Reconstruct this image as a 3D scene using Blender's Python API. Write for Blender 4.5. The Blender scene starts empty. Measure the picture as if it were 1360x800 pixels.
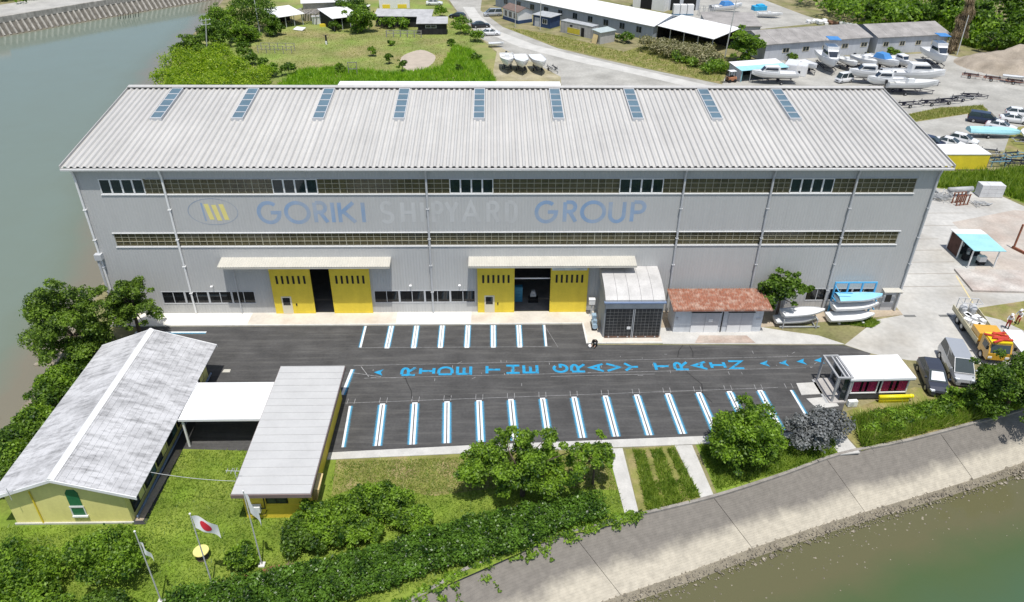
import bpy, math, random
import numpy as np
from mathutils import Vector, Matrix, Euler
R = math.radians
rng = np.random.default_rng(11)
random.seed(5)
S = bpy.context.scene
COL = S.collection

# ---------------------------------------------------------------- camera, sky, sun, exposure
cam = bpy.data.cameras.new('camera'); co = bpy.data.objects.new('camera', cam); COL.objects.link(co)
cam.sensor_width = 36; cam.lens = 36 * 1000.1 / 1360; cam.clip_start = .5; cam.clip_end = 3000
_p, _y, _r = R(32.36), R(1.579), R(.556)
fw = Vector((math.sin(_y) * math.cos(_p), math.cos(_y) * math.cos(_p), -math.sin(_p)))
rt = Vector((math.cos(_y), -math.sin(_y), 0)); up = rt.cross(fw)
rt2 = rt * math.cos(_r) + up * math.sin(_r); up2 = -rt * math.sin(_r) + up * math.cos(_r)
mw = Matrix((rt2, up2, -fw)).transposed().to_4x4(); mw.translation = (12.623, -63.69, 41.71)
co.matrix_world = mw
S.camera = co

SUN_EL, SUN_AZ = R(73.5), R(168)
W = bpy.data.worlds.new('World'); S.world = W; W.use_nodes = True
nt = W.node_tree; bg = nt.nodes['Background']
sk = nt.nodes.new('ShaderNodeTexSky'); sk.sky_type = 'NISHITA'; sk.sun_disc = False
sk.sun_elevation = SUN_EL; sk.sun_rotation = SUN_AZ; sk.air_density = 1.0; sk.dust_density = 1.5
nt.links.new(sk.outputs[0], bg.inputs[0]); bg.inputs[1].default_value = .125
sl = bpy.data.lights.new('sun', 'SUN'); sl.energy = 4.4; sl.angle = R(.55); sl.color = (1, .965, .91)
so = bpy.data.objects.new('sun', sl); COL.objects.link(so)
sd = Vector((math.sin(SUN_AZ) * math.cos(SUN_EL), math.cos(SUN_AZ) * math.cos(SUN_EL), math.sin(SUN_EL)))
so.rotation_euler = sd.to_track_quat('Z', 'Y').to_euler(); so.location = (0, -20, 90)
S.view_settings.view_transform = 'Standard'; S.view_settings.look = 'None'
S.view_settings.exposure = .0; S.view_settings.gamma = 1

# ---------------------------------------------------------------- materials
MATS = {}
def mat(name, col, rough=.8, var=.12, scale=1.2, metal=0, bump=0, bscale=30, streak=0, spec=.4, col2=None, amt=.5, sharp=.15, coat=0, alpha=1, isl=0, ystreak=0):
    """Principled material; colour varied by two octaves of world-space noise, an optional second colour in patches, optional vertical streaks, bump."""
    if name in MATS: return MATS[name]
    m = bpy.data.materials.new(name); m.use_nodes = True; n = m.node_tree.nodes; l = m.node_tree.links
    b = n['Principled BSDF']; b.inputs['Roughness'].default_value = rough; b.inputs['Metallic'].default_value = metal
    b.inputs['Specular IOR Level'].default_value = spec; b.inputs['Coat Weight'].default_value = coat; b.inputs['Alpha'].default_value = alpha
    g = n.new('ShaderNodeNewGeometry')
    def noise(sc, det=4, vec=None):
        t = n.new('ShaderNodeTexNoise'); t.inputs['Scale'].default_value = sc; t.inputs['Detail'].default_value = det
        l.new(vec or g.outputs['Position'], t.inputs['Vector']); return t.outputs['Fac']
    def ramp(fac, a, c):
        r = n.new('ShaderNodeMapRange'); r.inputs[1].default_value = a; r.inputs[2].default_value = c; l.new(fac, r.inputs[0]); return r.outputs[0]
    def mul(colsock, fac, lo, hi):
        r = n.new('ShaderNodeMapRange'); r.inputs[1].default_value = .3; r.inputs[2].default_value = .7; r.inputs[3].default_value = lo; r.inputs[4].default_value = hi
        l.new(fac, r.inputs[0]); v = n.new('ShaderNodeVectorMath'); v.operation = 'SCALE'; l.new(colsock, v.inputs[0]); l.new(r.outputs[0], v.inputs['Scale']); return v.outputs[0]
    rgb = n.new('ShaderNodeRGB'); rgb.outputs[0].default_value = (*col, 1); c = rgb.outputs[0]
    if col2:
        mx = n.new('ShaderNodeMix'); mx.data_type = 'RGBA'; l.new(ramp(noise(scale * .6, 6), amt - sharp, amt + sharp), mx.inputs[0]); l.new(c, mx.inputs[6]); mx.inputs[7].default_value = (*col2, 1); c = mx.outputs[2]
    if var:
        c = mul(c, noise(scale), 1 - var, 1 + var); c = mul(c, noise(scale * 9, 3), 1 - var * .6, 1 + var * .6)
    if streak:
        mp = n.new('ShaderNodeMapping'); mp.inputs['Scale'].default_value = (1, 1, .06); l.new(g.outputs['Position'], mp.inputs['Vector'])
        c = mul(c, noise(2.2, 5, mp.outputs[0]), 1 - streak, 1 + streak * .5)
    if ystreak:
        mp = n.new('ShaderNodeMapping'); mp.inputs['Scale'].default_value = (1, .05, .05); l.new(g.outputs['Position'], mp.inputs['Vector'])
        c = mul(c, noise(1.7, 6, mp.outputs[0]), 1 - ystreak, 1 + ystreak * .4)
    if isl: c = mul(c, g.outputs['Random Per Island'], 1 - isl, 1 + isl)
    l.new(c, b.inputs['Base Color'])
    if bump:
        bp = n.new('ShaderNodeBump'); bp.inputs['Strength'].default_value = bump; bp.inputs['Distance'].default_value = .05; l.new(noise(bscale, 3), bp.inputs['Height']); l.new(bp.outputs[0], b.inputs['Normal'])
    MATS[name] = m; return m

def leafmat(name, a, b_, hue=.5, trans=.35, rough=.5):
    if name in MATS: return MATS[name]
    m = bpy.data.materials.new(name); m.use_nodes = True; n = m.node_tree.nodes; l = m.node_tree.links
    b = n['Principled BSDF']; g = n.new('ShaderNodeNewGeometry')
    mx = n.new('ShaderNodeMix'); mx.data_type = 'RGBA'; mx.inputs[6].default_value = (*a, 1); mx.inputs[7].default_value = (*b_, 1)
    t = n.new('ShaderNodeTexNoise'); t.inputs['Scale'].default_value = .9; l.new(g.outputs['Position'], t.inputs['Vector'])
    ad = n.new('ShaderNodeMath'); ad.operation = 'MULTIPLY_ADD'; ad.inputs[1].default_value = .85; l.new(g.outputs['Random Per Island'], ad.inputs[0])
    mr = n.new('ShaderNodeMapRange'); mr.inputs[1].default_value = .3; mr.inputs[2].default_value = .7; mr.inputs[3].default_value = -.3; mr.inputs[4].default_value = .55
    l.new(t.outputs['Fac'], mr.inputs[0]); l.new(mr.outputs[0], ad.inputs[2]); l.new(ad.outputs[0], mx.inputs[0]); l.new(mx.outputs[2], b.inputs['Base Color'])
    b.inputs['Roughness'].default_value = rough; b.inputs['Specular IOR Level'].default_value = .35
    tr = n.new('ShaderNodeBsdfTranslucent'); vm = n.new('ShaderNodeVectorMath'); vm.operation = 'MULTIPLY'; vm.inputs[1].default_value = (1.5, 1.7, .6); l.new(mx.outputs[2], vm.inputs[0]); l.new(vm.outputs[0], tr.inputs['Color'])
    ms = n.new('ShaderNodeMixShader'); ms.inputs[0].default_value = trans; l.new(b.outputs[0], ms.inputs[1]); l.new(tr.outputs[0], ms.inputs[2])
    l.new(ms.outputs[0], n['Material Output'].inputs['Surface'])
    MATS[name] = m; return m

def glassmat(name, col, alpha=1., rough=.06, var=.25):
    m = mat(name, col, rough, var, .7, spec=.5, alpha=alpha, isl=.35); return m

# ---------------------------------------------------------------- mesh helpers
class MB:
    def __init__(s): s.v = []; s.f = []; s.m = []; s.uv = {}
    def add(s, vs, fs, m=0):
        k = len(s.v); s.v += [tuple(p) for p in vs]; s.f += [tuple(i + k for i in f) for f in fs]; s.m += [m] * len(fs); return s
    def box(s, x0, x1, y0, y1, z0, z1, m=0):
        return s.add([(x0,y0,z0),(x1,y0,z0),(x1,y1,z0),(x0,y1,z0),(x0,y0,z1),(x1,y0,z1),(x1,y1,z1),(x0,y1,z1)],
                     [(0,3,2,1),(4,5,6,7),(0,1,5,4),(1,2,6,5),(2,3,7,6),(3,0,4,7)], m)
    def cb(s, c, d, rz=0, rx=0, ry=0, m=0):
        """box by centre, size and rotation"""
        e = Euler((rx, ry, rz)).to_matrix(); c = Vector(c); P = []
        for z in (-.5, .5):
            for x, y in ((-.5,-.5),(.5,-.5),(.5,.5),(-.5,.5)): P.append(c + e @ Vector((x*d[0], y*d[1], z*d[2])))
        return s.add(P, [(0,3,2,1),(4,5,6,7),(0,1,5,4),(1,2,6,5),(2,3,7,6),(3,0,4,7)], m)
    def quad(s, *p, m=0): return s.add(p, [tuple(range(len(p)))], m)
    def prism(s, pts, z0, z1, m=0):
        """extrude a plan polygon (counter-clockwise) between two heights"""
        n = len(pts); return s.add([(x,y,z0) for x,y in pts] + [(x,y,z1) for x,y in pts],
            [tuple(range(n-1,-1,-1)), tuple(range(n,2*n))] + [(i,(i+1)%n,(i+1)%n+n,i+n) for i in range(n)], m)
    def xprism(s, pts, x0, x1, m=0):
        """extrude a (y,z) outline along x"""
        n = len(pts); return s.add([(x0,y,z) for y,z in pts] + [(x1,y,z) for y,z in pts],
            [tuple(range(n-1,-1,-1)), tuple(range(n,2*n))] + [(i,(i+1)%n,(i+1)%n+n,i+n) for i in range(n)], m)
    def yprism(s, pts, y0, y1, m=0):
        n = len(pts); return s.add([(x,y0,z) for x,z in pts] + [(x,y1,z) for x,z in pts],
            [tuple(range(n)), tuple(range(2*n-1,n-1,-1))] + [(i,i+n,(i+1)%n+n,(i+1)%n) for i in range(n)], m)
    def tube(s, a, b, r0, r1=None, n=8, m=0, cap=True):
        a = Vector(a); b = Vector(b); r1 = r0 if r1 is None else r1; d = (b - a).normalized()
        u = d.orthogonal().normalized(); w = d.cross(u); P = []
        for c, r in ((a, r0), (b, r1)):
            for i in range(n): t = 2*math.pi*i/n; P.append(c + u*(r*math.cos(t)) + w*(r*math.sin(t)))
        F = [(i,(i+1)%n,(i+1)%n+n,i+n) for i in range(n)]
        if cap: F += [tuple(range(n-1,-1,-1)), tuple(range(n,2*n))]
        return s.add(P, F, m)
    def path(s, pts, r, n=6, m=0):
        for a, b in zip(pts[:-1], pts[1:]): s.tube(a, b, r, r, n, m)
        return s
    def lathe(s, prof, c=(0,0,0), n=16, m=0):
        P = []; k = len(prof)
        for i in range(n):
            t = 2*math.pi*i/n
            for r, z in prof: P.append((c[0]+r*math.cos(t), c[1]+r*math.sin(t), c[2]+z))
        F = [(i*k+j, ((i+1)%n)*k+j, ((i+1)%n)*k+j+1, i*k+j+1) for i in range(n) for j in range(k-1)]
        return s.add(P, F, m)
    def ell(s, c, r, nu=12, nv=8, m=0):
        P = [(c[0], c[1], c[2]-r[2])]; 
        for j in range(1, nv):
            p = -math.pi/2 + math.pi*j/nv
            for i in range(nu): t = 2*math.pi*i/nu; P.append((c[0]+r[0]*math.cos(p)*math.cos(t), c[1]+r[1]*math.cos(p)*math.sin(t), c[2]+r[2]*math.sin(p)))
        P.append((c[0], c[1], c[2]+r[2])); F = []
        for i in range(nu):
            F.append((0, 1+(i+1)%nu, 1+i)); F.append((len(P)-1, 1+(nv-2)*nu+i, 1+(nv-2)*nu+(i+1)%nu))
            for j in range(nv-2): F.append((1+j*nu+i, 1+j*nu+(i+1)%nu, 1+(j+1)*nu+(i+1)%nu, 1+(j+1)*nu+i))
        return s.add(P, F, m)
    def mesh(s, name, mats, smooth=False):
        me = bpy.data.meshes.new(name); me.from_pydata(s.v, [], s.f)
        for m in (mats if isinstance(mats, (list, tuple)) else [mats]): me.materials.append(m)
        me.polygons.foreach_set('material_index', s.m)
        if smooth: me.polygons.foreach_set('use_smooth', [True]*len(s.f))
        if s.uv:
            u = me.uv_layers.new(name='uv')
            for pi, uvs in s.uv.items():
                for k, li in enumerate(me.polygons[pi].loop_indices): u.data[li].uv = uvs[k]
        me.update(); return me
    def build(s, name, mats, parent=None, smooth=False, loc=None, rz=0):
        return link(name, s.mesh(name, mats, smooth), parent, loc, rz)

def link(name, me, parent=None, loc=None, rz=0):
    o = bpy.data.objects.new(name, me); COL.objects.link(o)
    if parent is not None: o.parent = parent
    if loc is not None: o.location = loc
    if rz: o.rotation_euler = (0, 0, rz)
    return o
def tag(o, label=None, cat=None, group=None, kind=None):
    if label: o['label'] = label
    if cat: o['category'] = cat
    if group: o['group'] = group
    if kind: o['kind'] = kind
    return o
def thing(name, label, cat, loc=(0,0,0), rz=0, group=None):
    o = link(name, None, None, loc, rz); o.empty_display_size = .3; return tag(o, label, cat, group)
def struct(o): o['kind'] = 'structure'; return o
def copytree(o, parent=None):
    c = o.copy(); COL.objects.link(c); c.parent = parent
    for ch in list(o.children): copytree(ch, c)
    return c

def ring(pts, k=1):
    return pts
def sheet(name, pts, z, m, parent=None, kind=True):
    """flat horizontal sheet"""
    a = sum(pts[i][0]*pts[(i+1)%len(pts)][1]-pts[(i+1)%len(pts)][0]*pts[i][1] for i in range(len(pts)))
    if a < 0: pts = pts[::-1]
    o = MB().quad(*[(x,y,z) for x,y in pts]).build(name, m, parent)
    if kind and parent is None: struct(o)
    return o
def smoothline(pts, n=6):
    """Catmull-Rom through 2-D points"""
    P = [Vector(p) for p in pts]; P = [P[0]*2-P[1]] + P + [P[-1]*2-P[-2]]; out = []
    for i in range(1, len(P)-2):
        for k in range(n):
            t = k/n; a,b,c,d = P[i-1],P[i],P[i+1],P[i+2]
            out.append(tuple(.5*((2*b)+(c-a)*t+(2*a-5*b+4*c-d)*t*t+(3*b-a-3*c+d)*t**3)))
    out.append(tuple(P[-2])); return out
def strip(name, A, B, m, parent=None, dz=0):
    """surface between two 3-D polylines of equal length"""
    mb = MB(); n = len(A); mb.v = [tuple(p) for p in A] + [tuple(p) for p in B]
    mb.f = [(i, i+1, n+i+1, n+i) for i in range(n-1)]; mb.m = [0]*(n-1)
    return mb.build(name, m, parent)

# ---- foliage: many small leaf faces spread through clumps
def npmesh(name, V, k, m):
    """V: (N*k,3) array, each k consecutive vertices one face"""
    N = len(V)//k; me = bpy.data.meshes.new(name); me.vertices.add(len(V)); me.vertices.foreach_set('co', V.astype(np.float32).ravel())
    me.loops.add(len(V)); me.loops.foreach_set('vertex_index', np.arange(len(V), dtype=np.int32))
    me.polygons.add(N); me.polygons.foreach_set('loop_start', np.arange(0, len(V), k, dtype=np.int32))
    me.materials.append(m); me.update(calc_edges=True); me.validate(); return me
def unit(a): return a/np.maximum(np.linalg.norm(a, axis=1, keepdims=True), 1e-6)
def leaves(clumps, n, size, upb=.5, shell=.55, asp=.6, droop=0):
    """clumps: rows of cx,cy,cz,rx,ry,rz -> (4n,3) leaf quads"""
    C = np.array(clumps, float); w = (C[:,3]*C[:,4]+C[:,3]*C[:,5]+C[:,4]*C[:,5]); w /= w.sum()
    i = rng.choice(len(C), n, p=w); d = unit(rng.normal(size=(n,3))); r = shell + (1-shell)*rng.random((n,1))**.6
    d[:,2] = np.where(d[:,2] < -.35, -d[:,2]*.7, d[:,2]); d = unit(d)
    p = C[i,:3] + d*C[i,3:]*r*(1+.12*rng.normal(size=(n,1)))
    nm = unit(d*.7 + np.array([0,0,upb]) + .75*rng.normal(size=(n,3)))
    t = unit(np.cross(nm, rng.normal(size=(n,3)))); b = np.cross(nm, t); s = size*(.55+.9*rng.random((n,1)))
    if droop: t[:,2] -= droop; t = unit(t)
    return np.stack([p-t*s, p-b*s*asp, p+t*s, p+b*s*asp], 1).reshape(-1,3)
def crown_clumps(c, r, k, cr=(.3,.48), flat=.8, low=-.55):
    out = []
    for _ in range(k):
        while True:
            d = rng.normal(size=3); d /= np.linalg.norm(d)
            if d[2] > low: break
        q = rng.uniform(.35, .86) ; s = rng.uniform(*cr)*min(r[0], r[1])
        if rng.random() < .38: q = rng.uniform(.82, 1.14); s *= rng.uniform(.4, .62)
        out.append((c[0]+d[0]*r[0]*q, c[1]+d[1]*r[1]*q, c[2]+d[2]*r[2]*q, s, s, s*flat))
    return out
def tree(label, loc, h, r, m, bark, n=5000, leaf=.17, k=30, trunk=.18, cz=None, name='broadleaf_tree', cat='tree', group=None, cr=(.28,.46), lean=(0,0), low=-.55, shell=.5, upb=.5, clumps=None, flat=.8):
    """tapered trunk, limbs into the clumps, crown of separate leaves"""
    T = thing(name, label, cat, loc, 0, group); rz = h*.42 if cz is None else h-cz; c = (lean[0], lean[1], h-rz)
    cl = clumps or crown_clumps(c, (r[0], r[1], rz), k, cr, flat, low)
    mb = MB(); f = (lean[0]*.5, lean[1]*.5, (h-rz)*.75)
    mb.tube((0,0,-.15), (f[0]*.4,f[1]*.4,f[2]*.55), trunk*1.25, trunk*.9, 8); mb.tube((f[0]*.4,f[1]*.4,f[2]*.55), f, trunk*.9, trunk*.7, 8)
    for q in cl[::max(1, len(cl)//14)]:
        q = Vector(q[:3]); a = Vector(f); mid = a.lerp(q, .5)+Vector((rng.normal()*.15, rng.normal()*.15, .2)); mb.tube(a, mid, trunk*.5, trunk*.32, 5); mb.tube(mid, q, trunk*.32, trunk*.12, 5)
    mb.build('trunk', bark, T)
    link('crown', npmesh('crown', leaves(cl, n, leaf, upb=upb, shell=shell), 4, m), T)
    return T
def bush(label, loc, rad, m, n=1800, leaf=.13, k=10, name='shrub', group=None, cat='shrub', bark=None, cr=(.4,.6), shape=None):
    T = thing(name, label, cat, loc, 0, group); c = (0,0,rad[2]*.45)
    cl = crown_clumps(c, (rad[0],rad[1],rad[2]*.55), k, cr, .9, -.3)
    mb = MB()
    for q in cl[:6]: mb.tube((rng.normal()*.08, rng.normal()*.08, -.08), q[:3], .035, .015, 5)
    mb.build('stem', bark or MATS['bark'], T)
    link('foliage', npmesh('foliage', leaves(cl, n, leaf, upb=.45, shell=.45), 4, m), T); return T
def blades(pts, hgt, width, m, name, lean=.45):
    """grass: one upright triangle per point"""
    n = len(pts); p = np.array(pts, float); a = rng.random(n)*2*np.pi; s = hgt*(.45+.9*rng.random(n)); w = width*(.6+.8*rng.random(n))
    dx = np.stack([np.cos(a)*w, np.sin(a)*w, np.zeros(n)], 1); tip = p+np.stack([rng.normal(size=n)*s*lean, rng.normal(size=n)*s*lean, s], 1)
    return npmesh(name, np.stack([p-dx, p+dx, tip], 1).reshape(-1,3), 3, m)
def inpoly(P, pts):
    x, y = P[:,0], P[:,1]; r = np.zeros(len(P), bool); n = len(pts)
    for i in range(n):
        x0,y0 = pts[i]; x1,y1 = pts[(i+1)%n]; c = ((y0>y)!=(y1>y)) & (x < (x1-x0)*(y-y0)/(y1-y0+1e-12)+x0); r ^= c
    return r
def scatter(poly, n, z=0, holes=()):
    a = np.array(poly); lo, hi = a.min(0), a.max(0); P = lo+(hi-lo)*rng.random((n*3,2)); P = P[inpoly(P, poly)]
    for h in holes: P = P[~inpoly(P, h)]
    P = P[:n]; return np.column_stack([P, np.full(len(P), z)])

# ================================================================= THE SETTING
bark = mat('bark', (.10,.075,.055), .9, .3, 6, bump=.6, bscale=14)
m_ground = mat('scrub_ground', (.17,.17,.065), .95, .25, .35, col2=(.27,.23,.13), amt=.52, bump=.5, bscale=3)
m_lawn = mat('lawn', (.13,.205,.018), .95, .28, .45, col2=(.20,.245,.04), amt=.52, sharp=.22, bump=.5, bscale=9)
m_drygrass = mat('dry_lawn', (.20,.20,.055), .95, .22, .8, col2=(.32,.25,.13), amt=.58, sharp=.12, bump=.5, bscale=9)
m_meadow = mat('meadow', (.19,.26,.05), .95, .2, .16, col2=(.27,.24,.10), amt=.5, sharp=.13, bump=.6, bscale=4)
m_conc = mat('apron_concrete', (.60,.555,.48), .85, .09, .5, col2=(.50,.42,.34), amt=.62, sharp=.1, bump=.15)
m_kerb = mat('kerb_concrete', (.66,.65,.61), .85, .08, 1.5, bump=.15)
m_yard = mat('yard_concrete', (.455,.445,.415), .9, .14, .22, col2=(.37,.345,.30), amt=.60, sharp=.12, bump=.2, bscale=6)
m_path = mat('path_concrete', (.50,.49,.46), .9, .1, .9, bump=.2)
m_gravel = mat('gravel', (.40,.39,.355), .95, .16, .25, col2=(.30,.29,.26), amt=.55, sharp=.2, bump=.6, bscale=5)
m_dirt = mat('bare_dirt', (.44,.37,.28), .95, .18, .5, col2=(.30,.24,.17), amt=.6, bump=.6, bscale=5)
m_red = mat('reddish_concrete', (.36,.26,.21), .9, .2, .6, col2=(.47,.41,.35), amt=.5, bump=.3)
m_mud = mat('mud', (.25,.20,.14), .7, .2, .5, col2=(.34,.29,.21), amt=.5, bump=.8, bscale=4)
m_stone = mat('rubble_stone', (.25,.22,.17), .9, .25, 2, isl=.35)

def asphaltmat():
    m = mat('asphalt', (.070,.069,.068), .88, .20, .5, bump=.35, bscale=40, spec=.3); n = m.node_tree.nodes; l = m.node_tree.links; b = n['Principled BSDF']
    src = b.inputs['Base Color'].links[0].from_socket; g = n.new('ShaderNodeNewGeometry')
    mp = n.new('ShaderNodeMapping'); mp.inputs['Scale'].default_value = (.12, 1.6, 1); l.new(g.outputs['Position'], mp.inputs['Vector'])
    t = n.new('ShaderNodeTexNoise'); t.inputs['Scale'].default_value = 1.1; t.inputs['Detail'].default_value = 8; t.inputs['Roughness'].default_value = .7; l.new(mp.outputs[0], t.inputs['Vector'])
    r = n.new('ShaderNodeMapRange'); r.inputs[1].default_value = .48; r.inputs[2].default_value = .76; r.inputs[3].default_value = 0; r.inputs[4].default_value = .62; l.new(t.outputs['Fac'], r.inputs[0])
    mx = n.new('ShaderNodeMix'); mx.data_type = 'RGBA'; mx.inputs[7].default_value = (.17,.165,.155,1); l.new(r.outputs[0], mx.inputs[0]); l.new(src, mx.inputs[6]); l.new(mx.outputs[2], b.inputs['Base Color']); return m
m_asph = asphaltmat()

m_soil = mat('red_soil', (.20,.095,.05), .95, .25, 1.5)
# ---- land: one sheet with the real shoreline, banks sloping to the water
RT = smoothline([(-24,-51),(-10,-43.2),(1,-36.9),(7.2,-33.3),(11.7,-30.4),(16.6,-28.4),(21.9,-26.8),(28.6,-24.9),(34.6,-22.7),(39.8,-20.6),(45.6,-19.2),(52.2,-17.2),(57.8,-15.4),(75,-9.5),(110,2),(200,32)], 4)
TOE = smoothline([(-23,-55.5),(-8,-47.0),(4,-40.4),(10.0,-37.0),(14.4,-34.2),(19.8,-31.8),(25.3,-29.8),(31.3,-27.5),(37.0,-25.5),(42.3,-23.8),(48.0,-22.0),(54.3,-19.9),(60.0,-17.8),(77,-12),(112,-1),(202,29)], 4)
WAT = [(x+.45, y-1.05) for x, y in TOE]
LT = smoothline([(-80,262),(-70,200),(-63,165),(-60,146),(-58.0,130),(-55.6,107),(-53.2,94),(-50.5,84),(-47,68),(-43,50),(-36,32),(-31,20),(-29,12),(-28.6,5),(-28,-2),(-26.6,-11),(-25.2,-19),(-24.8,-30),(-24,-51)], 4)
land = LT + RT[1:] + [(420,60),(420,420),(-80,420)]
sheet('ground', land, 0, m_ground)
LB = [(x-3.0-.5*math.sin(i*1.7), y+.4*math.sin(i*2.3)) for i, (x, y) in enumerate(LT)]
struct(strip('river_bank', [(x,y,0) for x,y in LT], [(x,y,-3.1) for x,y in LB], m_mud))

def revetmat():
    m = bpy.data.materials.new('revetment_concrete'); m.use_nodes = True; n = m.node_tree.nodes; l = m.node_tree.links; b = n['Principled BSDF']; b.inputs['Roughness'].default_value = .9
    g = n.new('ShaderNodeNewGeometry'); sx = n.new('ShaderNodeSeparateXYZ'); l.new(g.outputs['Position'], sx.inputs[0])
    t = n.new('ShaderNodeTexNoise'); t.inputs['Scale'].default_value = .35; t.inputs['Detail'].default_value = 8; t.inputs['Roughness'].default_value = .65; l.new(g.outputs['Position'], t.inputs['Vector'])
    a = n.new('ShaderNodeMath'); a.operation = 'MULTIPLY_ADD'; a.inputs[1].default_value = 1.5; l.new(t.outputs['Fac'], a.inputs[0]); l.new(sx.outputs['Z'], a.inputs[2])
    r = n.new('ShaderNodeMapRange'); r.inputs[1].default_value = -1.2; r.inputs[2].default_value = -.55; l.new(a.outputs[0], r.inputs[0])
    mx = n.new('ShaderNodeMix'); mx.data_type = 'RGBA'; mx.inputs[6].default_value = (.44,.40,.32,1); mx.inputs[7].default_value = (.185,.168,.145,1); l.new(r.outputs[0], mx.inputs[0])
    t2 = n.new('ShaderNodeTexNoise'); t2.inputs['Scale'].default_value = 2.4; t2.inputs['Detail'].default_value = 8; l.new(g.outputs['Position'], t2.inputs['Vector'])
    r2 = n.new('ShaderNodeMapRange'); r2.inputs[1].default_value = .3; r2.inputs[2].default_value = .7; r2.inputs[3].default_value = .86; r2.inputs[4].default_value = 1.12; l.new(t2.outputs['Fac'], r2.inputs[0])
    v = n.new('ShaderNodeVectorMath'); v.operation = 'SCALE'; l.new(mx.outputs[2], v.inputs[0]); l.new(r2.outputs[0], v.inputs['Scale']); l.new(v.outputs[0], b.inputs['Base Color'])
    bp = n.new('ShaderNodeBump'); bp.inputs['Strength'].default_value = .4; bp.inputs['Distance'].default_value = .05; l.new(t2.outputs['Fac'], bp.inputs['Height']); l.new(bp.outputs[0], b.inputs['Normal'])
    return m
m_rev = revetmat()
rev = tag(thing('revetment', None, None), kind='structure')
def lerp2(a, b, t): return (a[0]+(b[0]-a[0])*t, a[1]+(b[1]-a[1])*t)
NC = 26   # shallow courses down the slope
def revpanel(i0, i1):
    mb = MB(); n = i1-i0+1
    prof = []
    for c in range(NC):
        t0, t1 = c/NC, (c+1)/NC; prof += [(t0, -2.65*t0-.02), (t1-.004, -2.65*t1+.002)]
    prof.append((1, -2.65)); k = len(prof)
    P = []
    for i in range(i0, i1+1):
        A, B = RT[i], TOE[i]
        if i == i0: A = lerp2(RT[i], RT[i+1], .022); B = lerp2(TOE[i], TOE[i+1], .022)
        for t, z in prof: x, y = lerp2(A, B, t); P.append((x, y, z))
    mb.add(P, [(i*k+j, i*k+j+1, (i+1)*k+j+1, (i+1)*k+j) for i in range(n-1) for j in range(k-1)])
    mb.build('revetment_panel', m_rev, rev)
for i in range(0, 49, 7): revpanel(i, i+7)
revpanel(49, 52)
cope = MB()
for i in range(0, 52):
    a, b = RT[i], RT[i+1]; d = Vector((b[0]-a[0], b[1]-a[1])); nn = Vector((d.y, -d.x)).normalized()*.12
    cope.prism([(a[0]-nn.x,a[1]-nn.y),(a[0]+nn.x,a[1]+nn.y),(b[0]+nn.x,b[1]+nn.y),(b[0]-nn.x,b[1]-nn.y)], -.15, .06)
cope.build('coping', mat('coping_concrete', (.27,.25,.225), .9, .25, 1.5), rev)
struct(strip('rubble_shore', [(x,y,-2.6) for x,y in TOE], [(x+.1,y-.3,-3.2) for x,y in WAT], mat('wet_mud', (.20,.175,.125), .6, .2, .8, bump=.8, bscale=6)))
# rubble stones, too many to count
V = []; 
def rocks(n, s0, s1, A, B, z0, z1, power=1.):
    out = []
    i = rng.integers(8, 50, n); t = rng.random(n); u = rng.random(n)**power
    A = np.array(A); B = np.array(B); p = (A[i]*(1-t[:,None])+A[i+1]*t[:,None])*(1-u[:,None]) + (B[i]*(1-t[:,None])+B[i+1]*t[:,None])*u[:,None]
    z = z0+(z1-z0)*u; s = rng.uniform(s0, s1, n)
    base = np.array([(1,0,0),(0,1,0),(-1,0,0),(0,-1,0),(0,0,.8),(0,0,-.5)]); F = [(0,1,4),(1,2,4),(2,3,4),(3,0,4),(1,0,5),(2,1,5),(3,2,5),(0,3,5)]
    vv = base[None]*s[:,None,None]*rng.uniform(.6,1.4,(n,6,1)); a = rng.random(n)*6.28; c, sn = np.cos(a), np.sin(a)
    x = vv[:,:,0]*c[:,None]-vv[:,:,1]*sn[:,None]; y = vv[:,:,0]*sn[:,None]+vv[:,:,1]*c[:,None]
    vv = np.stack([x+p[:,0,None], y+p[:,1,None], vv[:,:,2]+z[:,None]], 2)
    return vv[:, F].reshape(-1,3)
TOE2 = [(x-.05,y+.1) for x,y in TOE]; OUT = [(x+1.6,y-3.8) for x,y in WAT]
V = np.concatenate([rocks(2400,.025,.08,TOE2,WAT,-2.6,-2.78), rocks(420,.04,.12,WAT,OUT,-2.86,-2.9,2.2), rocks(160,.1,.2,TOE2,WAT,-2.6,-2.8)])
tag(link('rubble', npmesh('rubble', V, 3, m_stone)), 'grey brown rubble stones along the toe of the revetment', 'rubble', kind='stuff')

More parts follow.
